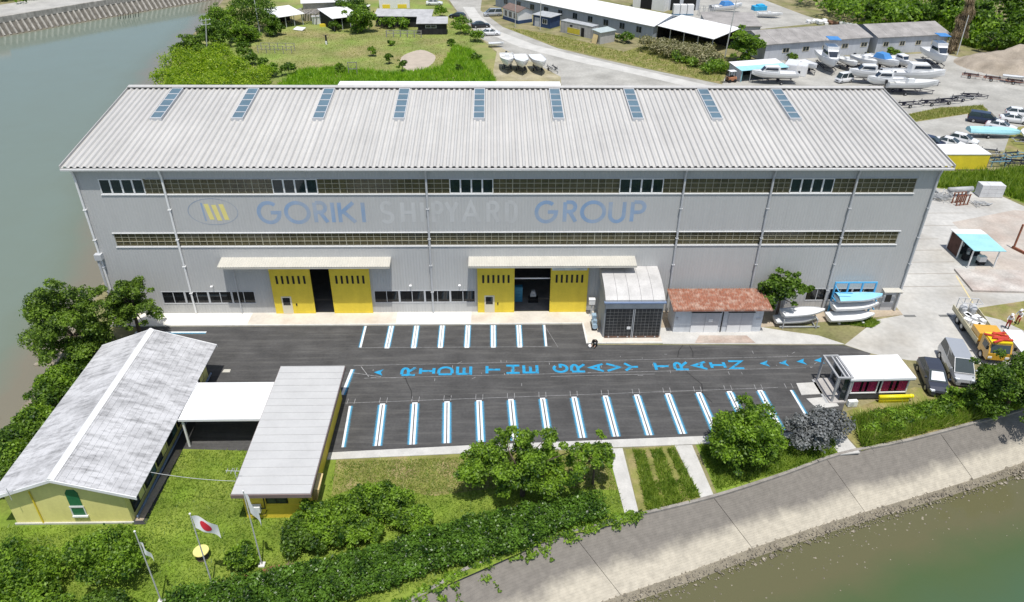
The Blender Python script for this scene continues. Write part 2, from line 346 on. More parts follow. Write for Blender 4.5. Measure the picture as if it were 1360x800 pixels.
# ---- opposite bank, top left of the picture
FB = [(-135,94),(-118,115),(-107,128.2),(-99,138.5),(-92.3,147.6),(-81,161),(-70.6,173.5),(-60,187),(-40,220),(-20,262)]
FT = [(x-1.6, y+1.3) for x, y in FB]; FR = [(x-16, y+13) for x, y in FB]
fb = sheet('opposite_bank', FT + [(-20,420),(-420,420),(-420,94)], .35, m_ground)
sw = thing('river_wall', 'low ribbed concrete river wall along the far bank', 'wall', (0,0,0)); del sw['label']; del sw['category']; struct(sw)
m_swall = mat('river_wall_concrete', (.36,.34,.30), .9, .25, .8, streak=.3)
m_swdark = mat('river_wall_dark', (.13,.12,.10), .9, .3, 1.2)  # panels behind the buttresses, darker than buttresses and cap
for i in range(len(FB)-1):
    a, b, c, d = FB[i], FB[i+1], FT[i], FT[i+1]
    MB().quad((*a,-2.9),(*b,-2.9),(*d,.1),(*c,.1)).build('wall_panel', m_swdark, sw)
    nb = int(math.dist(a,b)/1.35)
    mb = MB()
    for k in range(nb):
        t = (k+.5)/nb; p = lerp2(a,b,t); q = lerp2(c,d,t); mb.tube((p[0]+.25,p[1]-.2,-2.9),(q[0]+.2,q[1]-.15,-.3),.34,.3,6)
    mb.build('wall_buttress', m_swall, sw)
    dd = Vector((b[0]-a[0],b[1]-a[1])).normalized(); nn = Vector((dd.y,-dd.x))*.4
    MB().prism([(c[0]-nn.x,c[1]-nn.y),(c[0]+nn.x,c[1]+nn.y),(d[0]+nn.x,d[1]+nn.y),(d[0]-nn.x,d[1]-nn.y)], -.3, 1.05).build('wall_cap', m_swall, sw)
sheet('bank_road', FT + FR[::-1], .36, mat('bank_road_concrete', (.40,.39,.36), .9, .12, .3))

# ---- water
xs = np.concatenate([np.arange(-420,-140,40), np.arange(-140,100,2.), np.arange(100,421,40)]); ys = np.concatenate([np.arange(-260,-60,20), np.arange(-60,190,2.), np.arange(190,421,30)])
X, Y = np.meshgrid(xs, ys); G = np.column_stack([X.ravel(), Y.ravel()])
def pldist(G, L):
    d = np.full(len(G), 1e9); L = np.array(L)
    for a, b in zip(L[:-1], L[1:]):
        ab = b-a; t = np.clip(((G-a)@ab)/(ab@ab), 0, 1); d = np.minimum(d, np.linalg.norm(G-(a+t[:,None]*ab), axis=1))
    return d
ds = np.minimum(pldist(G, LB), pldist(G, FB)*2.2); dsr = pldist(G, WAT)
sh = np.clip(np.maximum(1-ds/8, 1-dsr/8.5), 0, 1)
me = bpy.data.meshes.new('water'); nx, ny = len(xs), len(ys); idx = np.arange(nx*ny).reshape(ny,nx)
me.from_pydata(np.column_stack([G, np.full(len(G), -2.85)]).tolist(), [], np.stack([idx[:-1,:-1],idx[:-1,1:],idx[1:,1:],idx[1:,:-1]],-1).reshape(-1,4).tolist())
at = me.attributes.new('silt', 'FLOAT', 'POINT'); at.data.foreach_set('value', np.clip((dsr-ds)/30+.5,0,1).astype(np.float32))
at = me.attributes.new('shallow', 'FLOAT', 'POINT'); at.data.foreach_set('value', sh.astype(np.float32))
wm = bpy.data.materials.new('murky_water'); wm.use_nodes = True; n = wm.node_tree.nodes; l = wm.node_tree.links; b = n['Principled BSDF']
b.inputs['Roughness'].default_value = .07; b.inputs['IOR'].default_value = 1.33
a = n.new('ShaderNodeAttribute'); a.attribute_name = 'shallow'; g = n.new('ShaderNodeNewGeometry')
t = n.new('ShaderNodeTexNoise'); t.inputs['Scale'].default_value = .16; t.inputs['Detail'].default_value = 9; t.inputs['Roughness'].default_value = .62; l.new(g.outputs['Position'], t.inputs['Vector'])
ma = n.new('ShaderNodeMath'); ma.operation = 'MULTIPLY_ADD'; ma.inputs[1].default_value = .5; l.new(t.outputs['Fac'], ma.inputs[0]); l.new(a.outputs['Fac'], ma.inputs[2])
mr = n.new('ShaderNodeValToRGB'); e = mr.color_ramp.elements; e[0].position = .18; e[0].color = (.062,.112,.060,1); e[1].position = 1.2; e[1].color = (.115,.11,.055,1)
e[1].position = 1.0; k = mr.color_ramp.elements.new(.62); k.color = (.070,.105,.042,1)
l.new(ma.outputs[0], mr.inputs[0])
mr2 = n.new('ShaderNodeValToRGB'); e = mr2.color_ramp.elements; e[0].position = .18; e[0].color = (.163,.203,.165,1); e[1].position = 1.0; e[1].color = (.185,.17,.125,1); k = mr2.color_ramp.elements.new(.62); k.color = (.155,.185,.14,1); l.new(ma.outputs[0], mr2.inputs[0])
a2 = n.new('ShaderNodeAttribute'); a2.attribute_name = 'silt'; wx_ = n.new('ShaderNodeMix'); wx_.data_type = 'RGBA'; l.new(a2.outputs['Fac'], wx_.inputs[0]); l.new(mr.outputs[0], wx_.inputs[6]); l.new(mr2.outputs[0], wx_.inputs[7]); l.new(wx_.outputs[2], b.inputs['Base Color'])
t2 = n.new('ShaderNodeTexNoise'); t2.inputs['Scale'].default_value = 1.4; t2.inputs['Detail'].default_value = 4; l.new(g.outputs['Position'], t2.inputs['Vector'])
bp = n.new('ShaderNodeBump'); bp.inputs['Strength'].default_value = .25; bp.inputs['Distance'].default_value = .04; l.new(t2.outputs['Fac'], bp.inputs['Height']); l.new(bp.outputs[0], b.inputs['Normal'])
me.materials.append(wm); me.update(); struct(link('water', me))

# ---- sheets on the land (each a few millimetres above the one below)
LOT = [(-22,-2.3),(21.3,-2.3),(21.9,-5.75),(45.9,-6.05),(47.9,-7.4),(44.5,-11.5),(40.4,-18.0),(33.5,-18.3),(10.4,-19.3),(-.4,-19.95),(-5,-19.75),(-12.2,-19.35),(-13,-12),(-22,-9)]
lot = sheet('asphalt_lot', LOT, .016, m_asph)
sheet('lawn', [(-24.5,-50),(-24.5,-8),(-13,-8),(-13,-19),(-5,-19.3),(0,-20.7),(10.4,-20.2),(21.5,-20.0),(22.6,-27.0),(16.5,-28.6),(7.2,-33.4),(-10,-43.3)], .004, m_lawn)
for cx_, cy_, rx_, ry_ in ((-1.6,-31.0,1.1,.5),(-3.6,-31.6,.7,.35),(-19.5,-29.6,.8,.5)): sheet('bare_soil', [(cx_+rx_*math.cos(t)*(1+.2*math.sin(5*t)), cy_+ry_*math.sin(t)*(1+.2*math.cos(3*t))) for t in np.linspace(0,6.283,17)[:-1]], .012, m_soil)
sheet('dry_lawn', [(.3,-20.6),(10.4,-20.15),(21.2,-19.9),(21.7,-24.2),(14,-23.6),(8,-24.6),(3,-23.2),(.6,-24.5)], .008, m_drygrass)
sheet('lawn', [(22.9,-19.9),(26.9,-19.5),(28,-25),(22.9,-26.6)], .006, m_drygrass)
sheet('lawn', [(28.6,-19.3),(40.3,-18.1),(39.8,-20.7),(34.6,-22.7),(29,-24.7)], .006, m_lawn)
sheet('weed_strip', [(41.6,-20.3),(40.6,-17),(42.2,-15.6),(49.7,-12.4),(52,-13.2),(70,-11),(57.8,-15.5),(45.6,-19.2)], .006, m_drygrass)
struct(MB().prism([(-.4,-20.75),(10.4,-20.2),(29.3,-19.4),(40.3,-18.6),(40.4,-18.03),(33.5,-18.33),(10.4,-19.33),(-.4,-19.98)], -.05, .07).build('pavement', m_path))
struct(MB().prism([(21.9,-26.95),(22.9,-26.7),(22.7,-19.78),(21.5,-19.84)], -.05, .05).build('path', m_path))
struct(MB().prism([(27.7,-25.25),(28.7,-24.8),(28.3,-19.5),(26.9,-19.56)], -.05, .05).build('path', m_path))
struct(MB().prism([(39.7,-20.75),(41.4,-20.55),(40.9,-18.2),(39.3,-18.68)], -.05, .05).build('path', m_path))
struct(MB().prism([(-12.75,-26.6),(-12.2,-26.6),(-11.9,-19.5),(-12.4,-19.5)], -.05, .05).build('walk_edging', m_dirt))
# apron in front of the hall, with its kerb
ap = MB(); ap.prism([(-25,-2.1),(21.25,-2.1),(21.25,0),(-25,0)], -.1, .10); struct(ap.build('concrete_apron', m_conc))
struct(MB().prism([(21.45,-5.45),(28.6,-5.45),(28.6,0),(21.252,0),(21.252,-2.1)], -.1, .098).build('concrete_apron', m_conc))
pale = mat('pale_apron_concrete', (.72,.70,.65), .85, .06, .6)
for x0, x1 in ((-22.5,-11.6),(2.9,10.3)): sheet('pale_apron', [(x0,-2.09),(x1,-2.09),(x1,-.02),(x0,-.02)], .104, pale)
kb = tag(thing('kerb', None, None), kind='structure')
for i in range(23): MB().box(-25+2.01*i,-25+2.01*i+1.995,-2.25,-2.105,-.1,.125).build('kerb_stone', m_kerb, kb)
MB().prism([(21.26,-2.25),(21.32,-5.6),(21.48,-5.6),(21.42,-2.1),(21.26,-2.1)], -.1, .13).build('kerb_stone', m_kerb, kb)
for i in range(4): MB().box(21.5+1.78*i,21.5+1.78*i+1.765,-5.6,-5.455,-.1,.125).build('kerb_stone', m_kerb, kb)
struct(MB().prism([(28.61,-5.7),(46,-5.95),(44,-4.5),(41,-3.7),(38.9,-3.0),(28.61,-3.0)], -.05, .06).build('pavement', m_path))
struct(MB().prism([(28.62,-3.0),(38.9,-2.99),(54,-.9),(54,0),(28.62,0)], -.05, .03).build('wall_foot_strip', m_dirt))
sheet('grass_patch', [(45.8,-2.2),(49.8,-3.2),(51.0,-2.4),(50.2,-.7),(49,-.5)], .045, m_lawn)
struct(MB().prism([(31.7,-5.62),(37.5,-5.68),(37.0,-4.45),(32.4,-4.4)], .05, .085).build('red_ramp', m_red))
# right-hand yard
sheet('concrete_yard', [(46,-5.98),(47.95,-7.4),(51,-8.5),(66,-10),(130,6),(130,22),(82,24.5),(80.6,28.4),(73.4,30.4),(72,45),(60,48),(54.2,38),(54.0,-.9),(50.9,-1.75)], .004, m_yard)
sheet('red_ground', [(66,7.6),(76,6.5),(92,20),(80,23.5),(70,20),(69.5,13)], .010, mat('red_gravel', (.40,.335,.285), .95, .15, .4, col2=(.46,.42,.37), amt=.5))
sheet('grass_patch', [(60.5,-.1),(68,1.6),(76,3),(80,-3),(66,-6),(63.5,-1.9)], .010, m_drygrass)
jm = mat('joint_dark', (.30,.27,.23), .9, .1); yl = mat('yellow_paint_faded', (.62,.52,.28), .8, .15)
for i, (y, x0, x1) in enumerate([(4.5,54.5,63.5),(7.2,54.5,64.0),(9.8,54.5,65),(12.6,54.6,65),(15.4,54.6,66),(19,54.6,74),(22.5,54.6,73)]):
    sheet('slab_joint', [(x0,y),(x1,y+.1),(x1,y+.22),(x0,y+.1)], .009, jm)
sheet('yellow_line', [(63.5,6.9),(63.66,6.9),(62.35,.9),(62.2,.9)], .010, yl)
for x in (54.0,57.6,60.6): sheet('drain_cover', [(x,-1.3),(x+1.2,-1.3),(x+1.2,-.9),(x,-.9)], .010, mat('drain_steel', (.16,.16,.15), .6))
sheet('grass_patch', [(73.5,30.5),(75.3,35.2),(77,36.2),(84,36.2),(92,39.3),(120,46),(110,30),(84,22.5),(81,28.3)], .008, m_lawn)
# behind the hall
sheet('gravel_yard', [(26,76),(54,76),(54.2,38),(72,45),(91,44.5),(94.6,49.4),(130,70),(122,85),(112,101),(111,103),(72,98),(61,91),(56.3,79),(43.8,89.5),(35.6,97),(26.7,106.3),(15,126.5),(9.3,145.7),(9.5,160),(8,260),(-3,260),(.3,160),(4.4,138.2),(10,114.4),(16.6,98.6),(24.4,85)], .004, m_gravel)
wheel = mat('worn_gravel', (.50,.49,.455), .95, .1, .5)
sheet('worn_track', [(4.5,150),(7.5,150),(9.5,138),(14,122),(22,109),(32,98.5),(45,86.5),(56,76),(51,76),(41,85.5),(29,96),(18.5,107),(11,120.5),(6.6,137)], .008, wheel)
sheet('bare_patch', [(10,114.4),(13.4,103),(12.6,88),(13.3,72),(25,72),(25.8,84),(20,96)], .008, mat('patchy_dirt', (.30,.27,.15), .95, .2, .4, col2=(.38,.34,.24), amt=.5))
pad = [(-3.1+3.6*math.cos(t)*(1+.05*math.sin(3*t)), 96+8*math.sin(t)*(1+.05*math.cos(4*t))) for t in np.linspace(0,6.283,25)[:-1]]
sheet('dirt_pad', pad, .012, mat('pad_dirt', (.42,.36,.29), .95, .1, .6))
sheet('meadow', [(-49,86),(-45,72),(-36,45),(13,45),(13.3,79),(12.6,88),(13.3,102),(9.8,114),(4,139),(-.5,160),(-60,165),(-57,130),(-54.5,107)], .005, m_meadow)
sheet('grass_strip', [(80.5,60),(82.9,57.4),(99.2,63.5),(99.9,66.6),(91.5,65.2)], .008, m_drygrass)
sheet('grass_patch', [(91,44.6),(93,42.6),(112,52),(108,60),(100.6,55.6),(98.3,54.8)], .008, m_drygrass)
sheet('verge', [(15.3,126.3),(26.9,106.8),(44,90),(56,79.8),(62,92),(64,100),(49,112),(41,103),(28.4,117.5),(20.8,123.5)], .008, m_drygrass)
sheet('upper_lot', [(60,118),(97,133),(94,142),(89,165),(66,165),(60,140)], .006, m_gravel)

# ================================================================= THE HALL
def clad(name, col, pitch=.22, **k):
    m = mat(name, col, .6, k.get('var',.025), .25, streak=k.get('streak',.06), spec=.35, bump=0); n = m.node_tree.nodes; l = m.node_tree.links; b = n['Principled BSDF']
    g = n.new('ShaderNodeNewGeometry'); w = n.new('ShaderNodeTexWave'); w.bands_direction = k.get('axis','X'); w.inputs['Scale'].default_value = .314/pitch; l.new(g.outputs['Position'], w.inputs['Vector'])
    bp = n.new('ShaderNodeBump'); bp.inputs['Strength'].default_value = .55; bp.inputs['Distance'].default_value = .03; l.new(w.outputs['Fac'], bp.inputs['Height']); l.new(bp.outputs[0], b.inputs['Normal']); return m
m_wall = clad('wall_cladding', (.49,.492,.482), .28, streak=.03)
m_wallL = clad('wall_cladding_lower', (.495,.495,.482), .28, streak=.07)
m_roof = mat('roof_steel', (.495,.485,.46), .5, .05, .12, streak=0, spec=.4, isl=.06, col2=(.455,.445,.425), amt=.55, sharp=.2, ystreak=.10)
m_trim = mat('trim_grey', (.50,.51,.52), .5, .06, 1)
m_white = mat('white_paint', (.78,.78,.77), .5, .04, 1)
m_pipe = mat('downpipe_grey', (.50,.51,.52), .5, .08, 1)
m_bar = mat('glazing_bar', (.38,.36,.27), .6, .1)
m_pane = glassmat('dirty_pane', (.12,.105,.058), .80, .12)
m_sash = glassmat('sash_pane', (.018,.03,.032), .93, .05)
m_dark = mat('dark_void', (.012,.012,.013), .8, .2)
m_inner = mat('inner_steel', (.36,.31,.13), .7, .1)
m_yel = mat('yellow_paint', (.80,.62,.055), .55, .06, .8, streak=.06)
m_black = mat('black_plastic', (.012,.012,.012), .5, .2)
H = thing('ship_hall', 'long grey ribbed shipyard hall with faded lettering and yellow sliding doors', 'building')
X0, X1, ZE = -25.0, 53.6, 15.62
bays = [-25.0,-17.15,-9.28,-1.4,6.48,14.34,22.2,30.06,38.2,45.95,53.6]
def wallband(mb, z0, z1, holes):
    xs = X0
    for a, b in holes + [(X1, X1)]:
        if a-xs > .01: mb.box(xs, a, 0, .22, z0, z1)
        xs = b
low = [(-20.15,-11.0),(.67,10.75),(43.9,50.9)]; DO = [(-9.1,.4),(11.05,21.75)]
def cut(h, d): return sorted([x for x in h] + d)
for xa, xb, hl_ in ((X0,-9.1,[low[0]]),(.4,11.05,[low[1]]),(21.75,X1,[low[2]])):
    w1 = MB(); w1.box(xa,xb,0,.22,0,1.2); x = xa
    for a, b in hl_+[(xb,xb)]:
        if a-x > .01: w1.box(x,a,0,.22,1.2,2.66)
        x = b
    w1.build('lower_wall', m_wallL, H)
w1 = MB(); wallband(w1, 2.66, 6.0, DO); wallband(w1, 6.0, 7.68, []); wallband(w1, 7.68, 9.06, [(-23.0,51.46)]); wallband(w1, 9.06, 13.04, []); wallband(w1, 13.04, 14.5, [(-22.9,51.6)]); wallband(w1, 14.5, ZE, [])
w1.build('front_wall', m_wall, H)
YB = 16.3
g1 = MB()
for x in (X0, X1-.22): g1.xprism([(.22,0),(YB,0),(YB,17.85),(.22,ZE)], x+.002, x+.218)
g1.build('gable_wall', m_wall, H); MB().box(X0+.22, X1-.22, YB-.2, YB, 0, 17.85).build('rear_wall', m_wall, H)
MB().quad((X0+.2,.2,.03),(X1-.2,.2,.03),(X1-.2,YB,.03),(X0+.2,YB,.03)).build('hall_floor', mat('hall_floor', (.22,.21,.19), .8, .15), H)
# roof: ribbed panels, each its own piece
def rib(y0, z0, y1, z1, p):
    mb = MB(); pr = [(0,0),(.22,0),(.30,.15),(.47,.15),(p,0)]; k = len(pr)
    mb.add([(x,y0,z0+h) for x,h in pr]+[(x,y1,z1+h) for x,h in pr], [(i,i+1,i+1+k,i+k) for i in range(k-1)]); return mb
NP = 140; RX0 = -25.62; PP = 80.0/NP
me = rib(-.42, 15.72, 16.05, 17.92, PP).mesh('roof_panel', m_roof)
for i in range(NP): link('roof_panel', me, H, (RX0+PP*i, 0, 0))
MB().xprism([(15.6,18.10),(16.15,18.16),(16.5,18.0),(16.5,17.6),(16.56,17.6),(16.56,18.06),(16.15,18.24),(15.6,18.18)], RX0-.02, RX0+80.05).build('ridge_cap', m_roof, H)
for x in (RX0-.06, RX0+80.02): MB().xprism([(-.45,15.6),(16.1,17.83),(16.1,18.16),(-.45,15.95)], x, x+.07).build('verge_trim', m_roof, H)
MB().quad((RX0+.1,-.36,15.60),(RX0+79.9,-.36,15.60),(RX0+79.9,.02,15.60),(RX0+.1,.02,15.60)).build('soffit', m_trim, H)
gt = MB(); gt.box(RX0, RX0+80.0, -.60, -.36, 15.50, 15.66); gt.build('gutter', mat('gutter_steel', (.60,.60,.59), .5, .08, .4), H)
# skylights
m_sky = glassmat('skylight_pane', (.10,.155,.19), 1, .12, .1)
k_ = 2.2/16.47; zr = lambda y: 15.72+(y+.42)*k_
for i in range(9):
    x = -20.3+7.87*i; s = MB(); ya, yb_ = 8.5, 15.35
    def sl(x0,x1,y0,y1,h0,h1): 
        s.add([(x0,y0,zr(y0)+h0),(x1,y0,zr(y0)+h0),(x1,y1,zr(y1)+h0),(x0,y1,zr(y1)+h0),(x0,y0,zr(y0)+h1),(x1,y0,zr(y0)+h1),(x1,y1,zr(y1)+h1),(x0,y1,zr(y1)+h1)],[(0,3,2,1),(4,5,6,7),(0,1,5,4),(1,2,6,5),(2,3,7,6),(3,0,4,7)])
    sl(x-.57,x-.5,ya,yb_,0,.34); sl(x+.5,x+.57,ya,yb_,0,.34); sl(x-.5,x+.5,ya,ya+.13,0,.34); sl(x-.5,x+.5,yb_-.1,yb_,0,.34)
    for j in range(1,5): y = ya+(yb_-ya)*j/5; sl(x-.5,x+.5,y-.05,y+.05,.2,.335)
    f = s.build('skylight', m_trim, H)
    for j in range(5):
        y0 = ya+(yb_-ya)*j/5+.06; y1 = ya+(yb_-ya)*(j+1)/5-.06
        MB().quad((x-.5,y0,zr(y0)+.29),(x+.5,y0,zr(y0)+.29),(x+.5,y1,zr(y1)+.29),(x-.5,y1,zr(y1)+.29)).build('pane', m_sky, f)
rust = mat('rust_stain', (.42,.36,.28), .9, .3, 3)
# glazed bands, bay by bay; every pane a piece
PANE = MB().quad((0,0,0),(1,0,0),(1,0,1),(0,0,1)).mesh('pane', m_pane)
def pane(parent, x0, x1, z0, z1, y=.09, me=PANE):
    o = link('pane', me, parent, (x0, y, z0)); o.scale = (x1-x0, 1, z1-z0); return o
sash = [(-22.9,-18.95),(-7.45,-3.4),(8.58,12.56),(24.14,28.16),(39.94,43.93)]
def gridwin(xa, xb, z0, z1):
    n = max(1, round((xb-xa)/.68)); d = (xb-xa)/n; mb = MB()
    for i in range(n+1):
        x = xa+d*i; t = .022 if 0 < i < n else .04; mb.box(max(xa,x-t), min(xb,x+t), .03, .12, z0, z1)
    for k in (1,2): z = z0+(z1-z0)*k/3; mb.box(xa, xb, .045, .105, z-.022, z+.022)
    f = mb.build('window', m_bar, H)
    for i in range(n): pane(f, xa+d*i, xa+d*(i+1), z0, z1)
def sashwin(xa, xb, z0, z1):
    mb = MB(); n = 4; d = (xb-xa)/n
    for i in range(n+1): x = xa+d*i; mb.box(max(xa,x-.07), min(xb,x+.07), -.04, .1, z0, z1)
    mb.box(xa,xb,-.045,.105,z0,z0+.1); mb.box(xa,xb,-.045,.105,z1-.1,z1); f = mb.build('window', m_white, H)
    for i in range(n): pane(f, xa+d*i, xa+d*(i+1), z0+.1, z1-.1, .03, SASH)
SASH = MB().quad((0,0,0),(1,0,0),(1,0,1),(0,0,1)).mesh('pane', m_sash)
def spans(a, b, skip):
    x = a
    for s0, s1 in skip:
        if s0 > x: yield x, s0
        x = s1
    if b > x: yield x, b
for a, b in spans(-22.9, 51.6, sash):
    ed = [a]+[x for x in bays if a < x < b]+[b]
    for p, q in zip(ed[:-1], ed[1:]):
        if q-p > .3: gridwin(p, q, 13.04, 14.5)
for a, b in sash: sashwin(a, b, 13.0, 14.52)
ed = [-23.0]+bays[1:-1]+[51.46]
for p, q in zip(ed[:-1], ed[1:]): gridwin(p, q, 7.68, 9.06)
# lower ribbon windows: pairs of sashes in white frames
m_lowp = glassmat('low_pane', (.012,.013,.014), .96, .06); LOWP = MB().quad((0,0,0),(1,0,0),(1,0,1),(0,0,1)).mesh('pane', m_lowp)
for a, b in low:
    n = max(1, round((b-a)/2.3)); d = (b-a)/n
    for i in range(n):
        xa = a+d*i; xb = xa+d; mb = MB(); mb.box(xa,xa+.09,-.03,.1,1.2,2.66); mb.box(xb-.09,xb,-.03,.1,1.2,2.66); mb.box(xa+.09,xb-.09,-.03,.1,1.2,1.28); mb.box(xa+.09,xb-.09,-.03,.1,2.58,2.66); mb.box((xa+xb)/2-.03,(xa+xb)/2+.03,0,.08,1.28,2.58)
        f = mb.build('window', m_trim, H); pane(f, xa+.09, (xa+xb)/2-.03, 1.28, 2.58, .04, LOWP); pane(f, (xa+xb)/2+.03, xb-.09, 1.28, 2.58, .04, LOWP)
# thin pale sills and heads along the bands
for z, a, b in ((12.98,-23.0,51.7),(7.60,-23.1,51.6),(9.07,-23.1,51.6),(14.53,-18.7,51.7)): MB().box(a, b, -.07, -.003, z-.04, z+.03).build('sill', m_trim if z in (14.53,) else m_white, H)
mb = MB()
for i in range(31): x = -24.3+2.57*i; z0_ = 6.6 if any(a-.3 < x < b+.3 for a, b in DO) else 0; mb.box(x-.16, x+.16, .4, .75, z0_, 15.4)
for i in range(0, 10): 
    a, b = bays[i], bays[i+1]; mb.cb(((a+b)/2, .85, 11.0), (math.hypot(b-a,4.2), .1, .12), 0, 0, math.atan2(4.2, b-a)*(1 if i%2 else -1)); mb.cb(((a+b)/2, .85, 8.4), (math.hypot(b-a,2.5), .1, .12), 0, 0, math.atan2(2.5, b-a)*(-1 if i%2 else 1)); mb.cb(((a+b)/2, .85, 13.6), (math.hypot(b-a,2.5), .1, .12), 0, 0, math.atan2(2.5, b-a)*(1 if i%2 else -1))
mb.build('inner_frame', m_inner, H)
# downpipes
for i, x in enumerate((-24.82,-17.15,6.48,30.06,38.2,45.95,53.42)):
    p = MB(); p.path([(x,-.42,15.5),(x,-.24,15.0),(x,-.16,14.7)], .10, 8); p.tube((x,-.16,14.7),(x,-.16,.1),.10,.10,8)
    for z in (2.5,5.5,8.4,11.5): p.box(x-.14,x+.14,-.28,-.002,z,z+.07)
    p.build('downpipe', m_white if i == 0 or i == 1 else m_pipe, H)
MB().box(-25.2,-24.55,-.5,-.003,6.4,7.0).box(-25.1,-24.9,-.4,-.25,1,6.4).build('cable_box', m_trim, H)
MB().path([(-12.9,-1.4,6.1),(-12.6,-.16,5.7),(-12.6,-.16,.12)],.06,6).build('canopy_pipe', m_trim, H)
for x in (-14.9,4.4,9.2,27.6): MB().tube((x,-.003,3.3),(x,-.35,3.45),.03).cb((x,-.42,3.42),(.22,.18,.12),0,.4).build('wall_lamp', m_white, H)
# canopies
for xa, xb in ((-13.5,2.7),(10.15,26.25)):
    mb = MB(); n = int((xb-xa)/.24); d = (xb-xa)/n; P = []; 
    for i in range(n):
        x = xa+d*i; mb.add([(x,0,6.42),(x+d*.5,0,6.47),(x+d,0,6.42),(x,-1.55,6.2),(x+d*.5,-1.55,6.25),(x+d,-1.55,6.2)], [(0,3,4,1),(1,4,5,2)])
    mb.box(xa, xb, -1.53, -1.47, 6.0, 6.2); mb.box(xa, xa+.06, -1.47, -.003, 6.0, 6.2); mb.box(xb-.06, xb, -1.47, -.003, 6.0, 6.2); mb.box(xa+.06,xb-.06,-1.46,-.003,6.02,6.08)
    mb.build('canopy', mat('canopy_sheet', (.52,.50,.44), .6, .06), H)
    mb = MB()
    for x in np.arange(xa+.4, xb, 3.0): mb.tube((x,-1.4,6.08),(x,-.003,5.3),.04,.04,6)
    mb.build('canopy_strut', m_trim, H)
# sliding doors
def leaf(x0, x1, wicket, band=False):
    mb = MB(); mb.box(x0,x1,-.16,-.06,.05,5.98); mb.box(x0,x0+.1,-.19,-.161,.05,5.98); mb.box(x1-.1,x1,-.19,-.161,.05,5.98); mb.box(x0+.1,x1-.1,-.175,-.161,.05,.3)
    L = mb.build('sliding_door', m_yel, H); w = x1-x0
    for i in range(6):
        x = x0+w*(.16+.136*i); MB().box(x-.1,x+.1,-.18,-.159,3.55,4.45).build('slot_window', m_black, L)
    if wicket:
        a = x0+w*.2; MB().box(a-.05,a+.95,-.185,-.161,.12,2.1).build('wicket_door', mat('wicket_cream',(.68,.64,.50),.5,.05), L); MB().box(a+.08,a+.78,-.2,-.186,1.1,1.95).build('wicket_window', m_lowp, L)
        MB().cb((x0+w*.55,-.18,1.15),(.12,.06,.25)).build('handle', m_black, L)
    if band: MB().box(x0+.1,x1-.15,-.176,-.162,4.95,5.75).build('clear_band', mat('pale_band',(.62,.66,.66),.3,.25,1.5), L)
leaf(-9.2,-5.27,True); leaf(-3.4,.45,False); leaf(10.95,14.6,True); leaf(18.15,21.85,False,True)
MB().box(-9.3,.6,-.2,-.003,5.985,6.0).build('door_rail', m_trim, H)
MB().box(14.6,18.15,.5,.6,3.6,3.72).build('inner_beam', m_white, H)
# side door and its little canopy at the right end
MB().box(51.9,53.1,-.06,-.003,.03,2.15).build('side_door', m_trim, H); MB().box(52.15,52.75,-.08,-.061,1.05,1.9).build('side_door_window', m_lowp, H)
mb = MB()
for i in range(6): mb.cb((52.5,-.6+.2*i-.0,2.55+.03*i),(1.9,.16,.05),0,.3)
mb.box(51.6,51.68,-.65,-.003,2.35,2.45); mb.box(53.3,53.38,-.65,-.003,2.35,2.45); mb.build('side_canopy', mat('canopy_sheet',(.6,.6,.6)), H)
# rear annex
MB().box(-5.9,20.5,16.32,28.2,0,14.6).build('rear_annex', m_wall, H); MB().xprism([(16.32,14.9),(28.8,14.85),(28.8,15.0),(16.32,15.05)],-6.1,20.8).build('rear_annex_roof', m_white, H)

# ---- stroke letters (own drawing, geometric sans)
def arc(cx, cy, rx, ry, a0, a1, n=14): return [(cx+rx*math.cos(R(a0+(a1-a0)*i/n)), cy+ry*math.sin(R(a0+(a1-a0)*i/n))) for i in range(n+1)]
GL = {
 'G': [arc(.5,.5,.5,.5,50,360,22)+[(.58,.5)]], 'O': [arc(.5,.5,.5,.5,0,360,28)],
 'R': [[(0,0),(0,1)], [(.1,1),(.5,1)]+arc(.5,.76,.42,.24,90,-90,10)+[(.1,.52)], [(.45,.5),(1,0)]],
 'I': [[(.5,0),(.5,1)]], 'K': [[(0,0),(0,1)],[(.08,.48),(.95,1)],[(.2,.58),(1,0)]],
 'S': [arc(.5,.74,.42,.26,30,270,12)+arc(.5,.24,.46,.24,90,-150,12)], 'H': [[(0,0),(0,1)],[(1,0),(1,1)],[(.07,.5),(.93,.5)]],
 'P': [[(0,0),(0,1)], [(.1,1),(.5,1)]+arc(.5,.74,.45,.26,90,-90,10)+[(.1,.48)]], 'Y': [[(0,1),(.5,.5),(1,1)],[(.5,.45),(.5,0)]],
 'A': [[(0,0),(.5,1),(1,0)],[(.22,.36),(.78,.36)]], 'D': [[(0,0),(0,1)], [(.1,1),(.45,1)]+arc(.45,.5,.5,.5,90,-90,14)+[(.1,0)]],
 'U': [[(0,1),(0,.35)]+arc(.5,.35,.5,.35,180,360,12)+[(1,1)]], 'E': [[(1,1),(0,1),(0,0),(1,0)],[(.08,.5),(.85,.5)]],
 'T': [[(0,1),(1,1)],[(.5,.93),(.5,0)]], 'V': [[(0,1),(.5,0),(1,1)]], 'N': [[(0,0),(0,1),(1,0),(1,1)]],
 'i': [[(.5,.08),(.5,.92)],[(.12,1),(.88,1)],[(.12,0),(.88,0)]],
}
